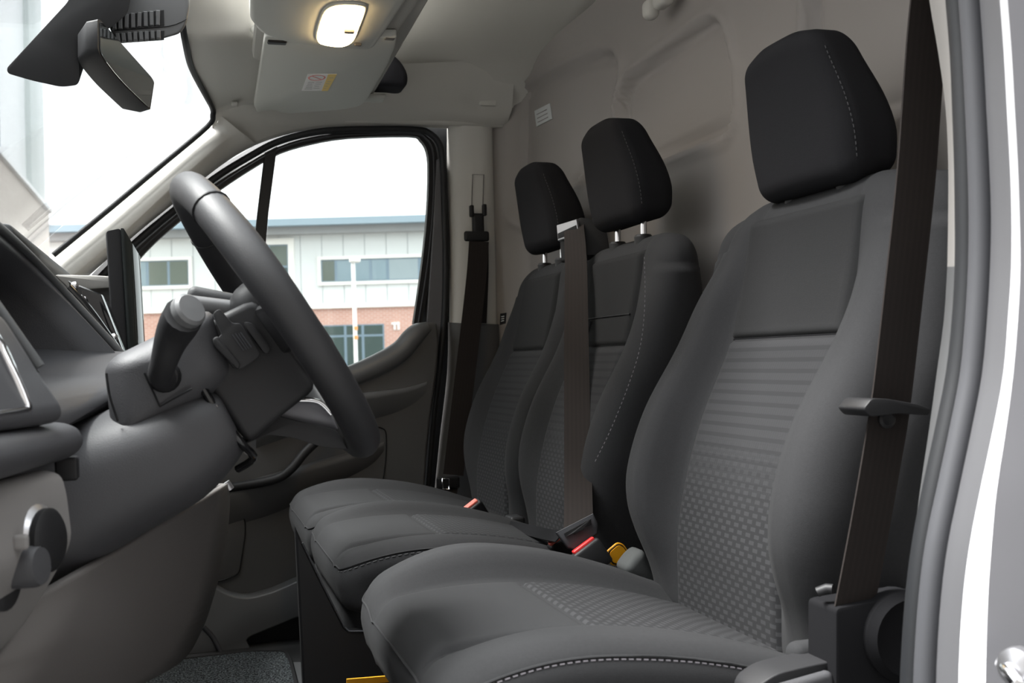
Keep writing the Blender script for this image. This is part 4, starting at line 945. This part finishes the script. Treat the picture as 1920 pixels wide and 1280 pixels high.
# ---- passenger bench
pb = thing('passenger_bench', (.46, .88, .02), 'dark grey two-person passenger bench with two headrests', 'seat')
for yc in (.65, 1.10):
    bk_ = make_backrest('backrest', pb, yc, .226, .55, .128, depth=.10, taper=.97 if yc < 1 else .90)
    patch('upper_insert', bk_, yc, .6775, .846, lambda z: .127, .55, .128, 'fabric_up')
    patch('lower_insert', bk_, yc, .285, .6785, lambda z: .127, .55, .128, 'insert', nv=60)
    h_, hx = make_headrest(pb, yc, .898, hw=.120, h=.20); collars(pb, yc, hx, .874)
    cu_, s_ = make_cushion('cushion', pb, yc, .227, .55, .135, dz=.008)
    cush_patch('front_insert', cu_, yc, .2245, .4005, .132, .55, .135, 'fabric', dz=.008, nose=True)
    cush_patch('rear_insert', cu_, yc, .401, .668, .132, .55, .135, 'insert', dz=.008)
    tube('piping', s_, .0014, 'fabric', cu_, seg=6)
    if yc < 1:
        dashes('edge_stitching', [(x, y-.002, z-.004) for x, y, z in s_[70:]], 'stitch_dark', cu_, r=.001)
        dashes('side_stitching', [(x-.004, y-.004, z) for x, y, z in spline([(0.744, 0.43, 0.824), (0.743, 0.43, 0.754), (0.734, 0.43, 0.683), (0.713, 0.43, 0.621), (0.677, 0.43, 0.543), (0.643, 0.43, 0.483)], 6)], 'stitch', bk_, r=.0006, on=.004, off=.004)
# fold-down handle loop and lower pocket seam of the middle backrest
def on_mid(y, z): return (back_front(y-.65, z, .55, .128, .183)-.0065, y, z)
tube('strap_loop', spline([on_mid(y, z) for y, z in ((.715, .728), (.722, .705), (.735, .688), (.75, .682))], 4), .0035, 'fabric', pb, seg=8)
tube('flap_seam', [on_mid(.53+.24*i/12, .733) for i in range(13)], .0016, 'black', pb, seg=6)
# bench box
bxo = [(0.156, 0.415), (0.166, 0.39), (0.192, 0.331), (0.226, 0.257), (0.233, 0.25), (0.323, 0.241)]
prism('bench_side_plate', bxo+[(.66, .25), (.66, .02), (bxo[1][0], .02)], 'Y', .430, .455, 'black', pb, .003, 1)
prism('bench_box', [(.28, .02), (.28, .24), (.66, .24), (.66, .02)], 'Y', .455, 1.32, 'black', pb, .004, 1)
tube('box_edge', [(a, .4295, b) for a, b in bxo[1:6]], .0016, 'seal_grey', pb, seg=6)
rbox('front_skirt', (.33, .88, .24), (.19, .86, .16), .05, 'fabric', pb, step=.03, k=4)
# brand tag sewn in the outer side seam
tg = [(0.744, 1.315, 0.771), (0.759, 1.315, 0.773), (0.756, 1.315, 0.747), (0.742, 1.315, 0.743)]
tgo = hull_prism('sewn_tag', tg, [(p[0]-.002, p[1]-.002, p[2]) for p in tg], 'black', pb)
for i in range(3):
    a = Vector(tg[0]).lerp(Vector(tg[3]), .3+.2*i); b = Vector(tg[1]).lerp(Vector(tg[2]), .3+.2*i)
    tube('tag_mark', [a.lerp(b, .25)+Vector((-.0025, -.0025, 0)), a.lerp(b, .75)+Vector((-.0025, -.0025, 0))], .0011, 'greylabel', tgo, seg=4)
# buckles
def buckle(parent, base, d, wdir, mat='black', bmat='red', L=.075, w=.038, th=.02):
    base = Vector(base); d = Vector(d).normalized(); wdv = Vector(wdir); wdv = (wdv-d*wdv.dot(d)).normalized(); nn = d.cross(wdv)
    r = Matrix((wdv, nn, d)).transposed()
    b = rbox('buckle', base+d*L/2, (w, th, L), .005, mat, parent, step=.05, rot=r, k=2)
    rbox('release_button', base+d*(L+.0005), (w*.8, th*.55, .008), .0025, bmat, b, step=.05, rot=r, k=2)
    return b
buckle(pb, (0.563, 0.86, 0.322), (-.5, -.25, .75), (.8, 0, .55), 'black', 'redlit', L=.06, w=.055, th=.024)
buckle(pb, (0.599, 0.46, 0.324), (-.45, -.3, .8), (.8, 0, .55), 'black', 'redlit', L=.045, w=.036, th=.018)
buckle(ds, (0.606, 0.325, 0.332), (-.50, .10, .80), (.86, 0, .5), 'satin', 'red', L=.044, w=.050, th=.022)
rbox('guide_pad', (0.636, 0.88, 0.322), (.03, .05, .04), .006, 'satin', pb, step=.05)

# ================================================================== SEAT BELTS
# passenger outer belt on the pillar
ob = thing('seat_belt', (0.631, 1.45, 0.318), 'brown-black seat belt hanging on the passenger door pillar', 'seat belt')
rbox('height_adjuster', (0.732, 1.462, 1.008), (.030, .02, .055), .006, 'black', ob, step=.05)
for px in [(0.715, 1.458, 1.041), (0.749, 1.458, 1.044)]: rbox('adjuster_prong', px, (.010, .016, .03), .003, 'black', ob, step=.05)
dr = [(0.687, 1.445, 0.979), (0.694, 1.445, 0.992), (0.718, 1.445, 0.99), (0.732, 1.445, 0.987), (0.749, 1.445, 0.99), (0.76, 1.445, 0.979), (0.751, 1.445, 0.963), (0.724, 1.445, 0.958), (0.698, 1.445, 0.961)]
rbox('belt_ring', (0.723, 1.445, 0.975), (.066, .012, .026), .006, 'black', ob, step=.05)
ribbon('webbing', spline([(0.729, 1.445, 0.963), (0.718, 1.44, 0.869), (0.692, 1.43, 0.707), (0.666, 1.425, 0.546), (0.639, 1.42, 0.374)], 5), (1, 0, 0), .052, .002, 'web', ob)
ribbon('webbing_return', spline([(0.743, 1.46, 0.96), (0.743, 1.47, 0.872), (0.736, 1.475, 0.754)], 5), (1, 0, 0), .03, .002, 'web', ob)
tb = rbox('belt_tongue', (0.624, 1.415, 0.356), (.058, .014, .03), .005, 'black', ob, step=.05)
tube('tongue_loop', [(0.607, 1.405, 0.368), (0.624, 1.405, 0.367), (0.624, 1.405, 0.341), (0.607, 1.405, 0.342)], .0022, 'chrome', tb, seg=6, closed=True)
ribbon('lap_webbing', [(0.628, 1.42, 0.355), (0.616, 1.41, 0.317), (0.61, 1.4, 0.285)], (1, 0, 0), .05, .002, 'web', ob)
# middle belt: guide on top of the bench, strap down to the buckle beside the driver seat
mb = thing('seat_belt', (0.607, 0.42, 0.365), 'seat belt strap running from the bench-top guide down to a red-button buckle', 'seat belt')
gh = [Vector(p) for p in [(0.756, 0.905, 0.938), (0.782, 0.845, 0.946), (0.793, 0.845, 0.868), (0.758, 0.905, 0.858)]]
gb = [p+Vector((.05, -.02, -.012 if i < 2 else 0)) for i, p in enumerate(gh)]
hull_prism('belt_guide_body', gh, gb, 'satin', mb, .005, 3)
fo_ = Vector((-.002, -.001, 0))
def gm(u, v): return gh[0]*(1-u)*(1-v)+gh[1]*u*(1-v)+gh[2]*u*v+gh[3]*(1-u)*v
hull_prism('guide_bezel', [gm(*p)+fo_ for p in [(.02, .02), (.96, .04), (.96, .46), (.04, .46)]], [gm(*p)+fo_*3 for p in [(.04, .04), (.94, .06), (.94, .43), (.06, .43)]], 'silver', mb)
hull_prism('guide_slot', [gm(*p)+fo_*3 for p in [(.08, .26), (.90, .20), (.90, .38), (.08, .40)]], [gm(*p)+fo_*3.6 for p in [(.08, .26), (.90, .20), (.90, .38), (.08, .40)]], 'black', mb)
bp_ = spline([(0.778, 0.868, 0.93), (0.768, 0.84, 0.909), (0.744, 0.77, 0.838), (0.708, 0.68, 0.709), (0.669, 0.58, 0.574), (0.631, 0.48, 0.471), (0.601, 0.4, 0.411), (0.587, 0.365, 0.387)], 6)
n = len(bp_)
ribbon('webbing', bp_, [Vector((.36, -.93, 0)).lerp(Vector((.98, -.15, .12)), min(1, i/(n*.6))) for i in range(n)], .046, .002, 'web', mb)
tq = [Vector(p) for p in [(0.543, 0.345, 0.391), (0.602, 0.335, 0.418), (0.609, 0.335, 0.402), (0.608, 0.335, 0.386), (0.57, 0.335, 0.364), (0.56, 0.34, 0.366)]]
hull_prism('belt_tongue', tq, [p+Vector((.004, .012, -.004)) for p in tq], 'seal_grey', mb, .003, 2)
sq = [Vector(p) for p in [(0.554, 0.338, 0.389), (0.596, 0.33, 0.41), (0.597, 0.33, 0.401), (0.585, 0.331, 0.397), (0.584, 0.331, 0.394), (0.569, 0.334, 0.387), (0.568, 0.334, 0.39), (0.556, 0.337, 0.384)]]
hull_prism('tongue_slot', sq, [p+Vector((.001, .004, 0)) for p in sq], 'black', mb)
ribbon('lap_webbing', spline([(0.555, 0.36, 0.381), (0.574, 0.5, 0.364), (0.591, 0.66, 0.348), (0.602, 0.84, 0.331)], 4), (.7, 0, .7), .022, .002, 'seamdark', mb)
# driver belt
vb = thing('seat_belt', (.6, -.31, .42), 'wide dark driver seat belt beside the door pillar', 'seat belt')
ribbon('webbing', spline([(0.722, -0.35, 1.036), (0.719, -0.34, 0.975), (0.717, -0.33, 0.902), (0.711, -0.325, 0.827), (0.697, -0.32, 0.72), (0.682, -0.315, 0.613), (0.669, -0.315, 0.555), (0.653, -0.31, 0.475), (0.637, -0.305, 0.401)], 5), (1, .12, 0), .050, .002, 'web', vb)
gp = roundpoly([(0.628, 0.602), (0.638, 0.612), (0.655, 0.611), (0.692, 0.604), (0.705, 0.599), (0.703, 0.593), (0.667, 0.596), (0.636, 0.594)], .004, 3)
prism('belt_clip', gp, 'Y', -.345, -.30, 'black', vb, .005, 2)
lathe('belt_stop_button', [(.009, -.004), (.009, .002), (.006, .004), (.003, .003), (.001, .003)], (0.672, -0.319, 0.589), (-.1, -1, 0), 'black', vb, seg=16)
tube('belt_anchor_tab', [(0.605, -0.29, 0.417), (0.613, -0.295, 0.421), (0.617, -0.3, 0.421)], .005, 'satin', vb, seg=8)

# yellow tag beside the driver buckle and yellow strip under the cushion
yt = roundpoly([(0.625, 0.354), (0.645, 0.368), (0.655, 0.365), (0.667, 0.347), (0.648, 0.331), (0.633, 0.332)], .006, 3)
yo = thing('warning_tag', (0.641, 0.345, 0.34), 'yellow warning tag with black edge beside the belt buckle', 'tag')
prism('tag_border', yt, 'Y', .346, .350, 'yellow', yo, .001, 1)
cx = sum(p[0] for p in yt)/len(yt); cz = sum(p[1] for p in yt)/len(yt)
prism('tag_black_line', [(cx+(a-cx)*.86, cz+(b-cz)*.86) for a, b in yt], 'Y', .3445, .3465, 'black', yo)
prism('tag_face', [(cx+(a-cx)*.76, cz+(b-cz)*.76) for a, b in yt], 'Y', .343, .345, 'yellow', yo)
ys = ribbon('warning_strip', [(0.21, 0.3, 0.21), (0.279, 0.3, 0.208)], (0, -.3, 1), .010, .002, 'yellow', None); tag(ys, 'thin yellow strip on the seat base below the driver cushion', 'strip')

# floor mat
fmq = [(-0.269, 1.154), (-0.031, 1.277), (0.129, 1.287), (0.203, 1.256), (0.207, 1.17), (0.2, 0.928), (-0.054, 0.71)]
fm = prism('floor_mat', roundpoly(fmq, .02, 3), 'Z', .004, .020, 'carpet', None, .004, 2); tag(fm, 'speckled dark carpet mat in the passenger footwell', 'mat')
tube('mat_binding', [(a, b, .018) for a, b in roundpoly(fmq, .02, 3)], .005, 'satin', fm, seg=6, closed=True)
stp_ = [(0.212, 1.191), (0.253, 1.175), (0.246, 0.968), (0.206, 0.985)]
fp = prism('floor_strip', stp_, 'Z', .002, .012, 'doorlite', None, .003, 1); tag(fp, 'grey plastic sill strip beside the carpet mat', 'strip')

# ================================================================== DRIVER-SIDE DOOR PILLAR (right of the picture)

def smooth_path(p): return spline(p, 3)
pc0 = [(0.682, -0.385, 1.051), (0.688, -0.385, 0.99), (0.696, -0.385, 0.94), (0.702, -0.385, 0.889), (0.703, -0.385, 0.838), (0.701, -0.385, 0.787), (0.698, -0.385, 0.736), (0.692, -0.385, 0.685), (0.682, -0.385, 0.635), (0.672, -0.385, 0.585), (0.659, -0.385, 0.525), (0.65, -0.385, 0.476), (0.642, -0.385, 0.427), (0.636, -0.385, 0.363), (0.631, -0.385, 0.28)]
pc1 = [(0.67, -0.435, 1.031), (0.675, -0.435, 0.973), (0.678, -0.435, 0.925), (0.678, -0.435, 0.877), (0.678, -0.435, 0.828), (0.677, -0.435, 0.78), (0.675, -0.435, 0.732), (0.67, -0.435, 0.684), (0.661, -0.435, 0.636), (0.648, -0.435, 0.589), (0.631, -0.435, 0.532), (0.62, -0.435, 0.486), (0.611, -0.435, 0.44), (0.604, -0.435, 0.38), (0.598, -0.435, 0.301)]
pc2 = [(0.656, -0.47, 1.017), (0.659, -0.47, 0.961), (0.661, -0.47, 0.915), (0.662, -0.47, 0.868), (0.662, -0.47, 0.821), (0.661, -0.47, 0.775), (0.659, -0.47, 0.729), (0.654, -0.47, 0.682), (0.647, -0.47, 0.636), (0.635, -0.47, 0.591), (0.619, -0.47, 0.537), (0.606, -0.47, 0.492), (0.598, -0.47, 0.448), (0.591, -0.47, 0.39), (0.585, -0.47, 0.315)]
pc3 = [(0.664, -0.475, 1.016), (0.667, -0.475, 0.96), (0.669, -0.475, 0.914), (0.67, -0.475, 0.867), (0.671, -0.475, 0.821), (0.671, -0.475, 0.774), (0.668, -0.475, 0.728), (0.663, -0.475, 0.682), (0.656, -0.475, 0.636), (0.644, -0.475, 0.591), (0.628, -0.475, 0.537), (0.615, -0.475, 0.493), (0.606, -0.475, 0.448), (0.599, -0.475, 0.391), (0.594, -0.475, 0.315)]
pc4 = [(0.64, -0.52, 0.997), (0.643, -0.52, 0.944), (0.645, -0.52, 0.9), (0.646, -0.52, 0.856), (0.647, -0.52, 0.812), (0.647, -0.52, 0.768), (0.645, -0.52, 0.724), (0.64, -0.52, 0.68), (0.633, -0.52, 0.637), (0.622, -0.52, 0.594), (0.607, -0.52, 0.543), (0.596, -0.52, 0.501), (0.589, -0.52, 0.459), (0.584, -0.52, 0.404), (0.579, -0.52, 0.332)]
pc5 = [(0.627, -0.545, 0.986), (0.63, -0.545, 0.935), (0.632, -0.545, 0.892), (0.633, -0.545, 0.85), (0.634, -0.545, 0.807), (0.634, -0.545, 0.765), (0.632, -0.545, 0.722), (0.627, -0.545, 0.68), (0.621, -0.545, 0.638), (0.61, -0.545, 0.596), (0.595, -0.545, 0.546), (0.584, -0.545, 0.506), (0.576, -0.545, 0.465), (0.57, -0.545, 0.412), (0.566, -0.545, 0.343)]
pc6 = [(0.609, -0.575, 0.973), (0.611, -0.575, 0.924), (0.613, -0.575, 0.883), (0.614, -0.575, 0.842), (0.615, -0.575, 0.801), (0.615, -0.575, 0.76), (0.614, -0.575, 0.719), (0.61, -0.575, 0.679), (0.604, -0.575, 0.638), (0.596, -0.575, 0.598), (0.585, -0.575, 0.55), (0.579, -0.575, 0.511), (0.574, -0.575, 0.471), (0.57, -0.575, 0.42), (0.566, -0.575, 0.353)]
pc7 = [(p[0]+.10, p[1]-.055, p[2]) for p in pc6]; pc8 = [(p[0]+.25, p[1]-.06, p[2]) for p in pc6]
pcm = [(p[0]+.08, p[1]+.02, p[2]) for p in pc0]
bi = loft('trim_7', [smooth_path(c[:7]) for c in (pcm, pc0, pc1)], 'pillar_drv', angle=60)
loft('lower_trim', [smooth_path(c[6:]) for c in (pcm, pc0, pc1)], 'doorlite', bi, angle=60); bi['kind'] = 'structure'; bi['label'] = 'light grey trim of the driver door pillar'
sg = loft('trim_8', [smooth_path(c) for c in (pc3, pc4, pc5)], 'paint_in', angle=180)
loft('pillar_edge_highlight', [smooth_path(c) for c in (pc5, pc6)], 'paint_highlight', sg, angle=180)  # painted highlight strip along the bend of the body pillar
loft('outer_skin', [smooth_path(c) for c in (pc6, pc7, pc8)], 'paint', sg, angle=180); sg['kind'] = 'structure'; sg['label'] = 'silver painted body pillar of the driver door opening'
ds_seal = thing('trim_9', pc1[-1], kind='structure'); ds_seal['label'] = 'dark rubber seal round the driver door opening'
tube('seal_bulb', smooth_path([tuple(.5*(a+b) for a, b in zip(p, q)) for p, q in zip(pc1, pc2)]), .0115, 'rubber', ds_seal, seg=14)
tube('seal_lip', smooth_path([tuple(.5*(a+b) for a, b in zip(p, q)) for p, q in zip(pc2, pc3)]), .0105, 'seal_grey', ds_seal, seg=14)
# lower dark pillar cover behind the belt
# striker
st = thing('door_striker', (0.556, -0.62, 0.428), 'steel door striker on the body pillar', 'striker')
lathe('striker_bolt', [(.014, -.006), (.014, .003), (.006, .006), (.001, .006)], (0.56, -0.62, 0.432), (-.9, -.4, 0), 'silver', st, seg=16)
tube('striker_loop', [(0.564, -0.6, 0.429), (0.552, -0.62, 0.431), (0.55, -0.63, 0.426), (0.555, -0.63, 0.421)], .005, 'chrome', st, seg=8)

# ================================================================== OUTSIDE
FO = Vector((11.428, 37.063, 0.66)); FR = Vector((0.95832, -0.28569, 0.0)); FN = -Vector((0.28569, 0.95832, 0.0))
GZ = -.72
gd = obj('ground', [(-120, -60, GZ), (120, -60, GZ), (120, 120, GZ), (-120, 120, GZ)], [(0, 1, 2, 3)], 'asphalt', smooth=False); gd['kind'] = 'structure'
def fac(a, b, dep): return Vector((FO.x, FO.y, 0))+FR*a+FN*dep+Vector((0, 0, b))
def fbox(name, a0, a1, b0, b1, d0, d1, mat, parent, uv=False):
    V = [fac(a, b, d) for d in (d0, d1) for (a, b) in ((a0, b0), (a1, b0), (a1, b1), (a0, b1))]
    F = [(0, 1, 2, 3), (4, 5, 6, 7), (0, 1, 5, 4), (1, 2, 6, 5), (2, 3, 7, 6), (3, 0, 4, 7)]
    U = [(a, b) for d in (0, 1) for (a, b) in ((a0, b0), (a1, b0), (a1, b1), (a0, b1))]
    return obj(name, V, F, mat, parent, False, uvs=U)
bd = thing('office_building', fac(-3, GZ, 0), 'two-storey office building, white cladding over red brick, numbered 11', 'building')
bt = 2.71; rt_ = 5.87; rs = 5.62; rs2 = 5.46
A0, A1 = -20.86, -1.09
bwall = fbox('brick_wall', A0, A1, GZ, bt, -6, 0, 'brick', bd, True)
fbox('cladding_backing', A0, A1, bt, rs, -6, -.03, 'cladgap', bd)
fbox('brick_cornice', A0, A1, bt-.04, bt+.12, -.02, .10, 'trimw', bd)
fbox('roof_fascia', A0-.5, A1+.5, rs, rt_, -6, .9, 'roofblue', bd)
fbox('soffit_band', A0-.4, A1+.4, rs2-.1, rs, -1, .5, 'soffit', bd)
na = int((A1-A0)/.78)
for i in range(na): fbox('cladding_panel', A0+.78*i+.012, A0+.78*(i+1)-.012, bt+.12, rs2-.1, -.03, 0, 'clad', bd)
def window(a0, b0, a1, b1, cols, rows, panes, trim=.12, fm='winfr', d=.03):
    if trim:
        fbox('window_surround', a0-trim, a1+trim, b1, b1+trim, -.02, d+.06, 'trimw', bd); fbox('window_surround', a0-trim, a1+trim, b0-trim, b0, -.02, d+.06, 'trimw', bd)
        fbox('window_surround', a0-trim, a0, b0, b1, -.02, d+.06, 'trimw', bd); fbox('window_surround', a1, a1+trim, b0, b1, -.02, d+.06, 'trimw', bd)
    w = fbox('window', a0, a1, b0, b1, -.02, d, fm, bd)
    xs = [a0+(a1-a0)*c for c in cols]; zs = [b0+(b1-b0)*r for r in rows]; k = 0
    for i in range(len(xs)-1):
        for j in range(len(zs)-1):
            fbox('pane', xs[i]+.05, xs[i+1]-.05, zs[j]+.04, zs[j+1]-.04, d, d+.01, panes[k % len(panes)], w); k += 1
wa = [(-6.86, 3.63), (-3.02, 4.44)]; window(wa[0][0], wa[0][1], wa[1][0], wa[1][1], [0, .14, .30, .47, .63, .93, 1], [0, 1], ['wing3', 'wing2', 'wing2', 'wing2', 'winpan', 'wing2'])
wb = [(-13.47, 3.66), (-11.66, 4.58)]; window(wb[0][0]-.5, wb[0][1], wb[1][0], wb[1][1], [0, .35, .68, 1], [0, 1], ['wing2', 'wing3', 'wing3'])
wc_ = [(-9.46, 2.52), (-8.04, 5.04)]; window(wc_[0][0], wc_[0][1], wc_[1][0], wc_[1][1], [0, .5, 1], [0, .35, .68, 1], ['wing3', 'wing', 'wing3'], trim=.22)
wd_ = [(-6.9, -0.46), (-4.63, 2.06)]; window(wd_[0][0], wd_[0][1], wd_[1][0], wd_[1][1], [0, .38, .66, 1], [0, .84, .87+.0, 1][0:1]+[.84, 1], ['wing', 'wing'], trim=0)
we_ = [(-12.24, -0.31), (-9.86, 2.2)]; window(we_[0][0], we_[0][1], we_[1][0], we_[1][1], [0, .38, .66, 1], [0, .84, 1], ['wing', 'wing'], trim=0)
# number 11
num = [(-4.31, 1.83), (-4.18, 2.12), (-4.17, 1.83), (-4.03, 2.12)]
for k, (p, q_) in enumerate(((num[0], num[1]), (num[2], num[3]))):
    d_ = fbox('digit_one', p[0]+.03, p[0]+.11, p[1], q_[1], 0, .05, 'trimw', bd)
    fbox('digit_flag', p[0]-.05, p[0]+.03, q_[1]-.10, q_[1]-.02, 0, .05, 'trimw', d_)
# lamp post in front of the building
lpz = (-4.27, 3.46); lpb = (-4.25, 0.38)
lp_ = thing('lamp_post', fac(lpz[0], GZ, 10), 'slim white lamp post standing in front of the office building', 'lamp post')
tube('pole', [fac(lpb[0], GZ, 10), fac(lpz[0], lpz[1], 10)], .055, 'postw', lp_, seg=10)
rbox('lamp_head', fac(lpz[0]+.05, lpz[1], 10), (.28, .25, .12), .05, 'trimw', lp_, step=.2)
for b in (lpz[1]-1.9, lpz[1]-2.15): tube('reflector_band', [fac(lpb[0], b, 10), fac(lpb[0], b+.10, 10)], .062, 'orange', lp_, seg=10)

# building in front of the van, seen through the windscreen
lb = thing('neighbour_building', (-6, 20, GZ), 'pale building with beige brick base seen through the windscreen', 'building')
ye = 36.274; zt = 5.684; 
def wbox(name, x0, x1, y0, y1, z0, z1, mat, parent):
    V = [(x, y, z) for x in (x0, x1) for y, z in ((y0, z0), (y1, z0), (y1, z1), (y0, z1))]
    F = [(0, 1, 2, 3), (4, 5, 6, 7), (0, 1, 5, 4), (1, 2, 6, 5), (2, 3, 7, 6), (3, 0, 4, 7)]
    U = [(y, z) for x in (0, 1) for y, z in ((y0, z0), (y1, z0), (y1, z1), (y0, z1))]
    return obj(name, V, F, mat, parent, False, uvs=U)
wbox('brick_base', -14, -4, 4, ye, GZ, zt, 'beige', lb)
wbox('stone_coping', -14, -3.9, 4, ye+.1, zt, zt+.12, 'pale', lb)
wbox('upper_wall', -14, -4.25, 4, ye, zt+.12, zt+9, 'pale', lb)
ty = [33.167, 36.902]
wbox('corner_trim', -4.3, -4.1, ty[0], ye+.05, zt+.12, zt+9, 'palegrey', lb)
py_ = [25.784, 27.818]
wbox('tall_window', -4.3, -4.15, py_[0], py_[1], zt+.3, zt+7, 'palebl', lb)

# unseen brick block, added behind the camera to hold back low daylight
blocker = thing('daylight_blocker', (0, -7, GZ), 'unseen grey brick block added to cut daylight on the driver side', kind='structure')
wbox('brick_wall', -30, 30, -14, -4.8, GZ, 6.6, 'blocker_brick', blocker)  # the face that shuts out low sky from the open door side
wbox('blocker_top_edge', -30.2, 30.2, -14.2, -4.6, 6.6, 6.9, 'roofblue', blocker)
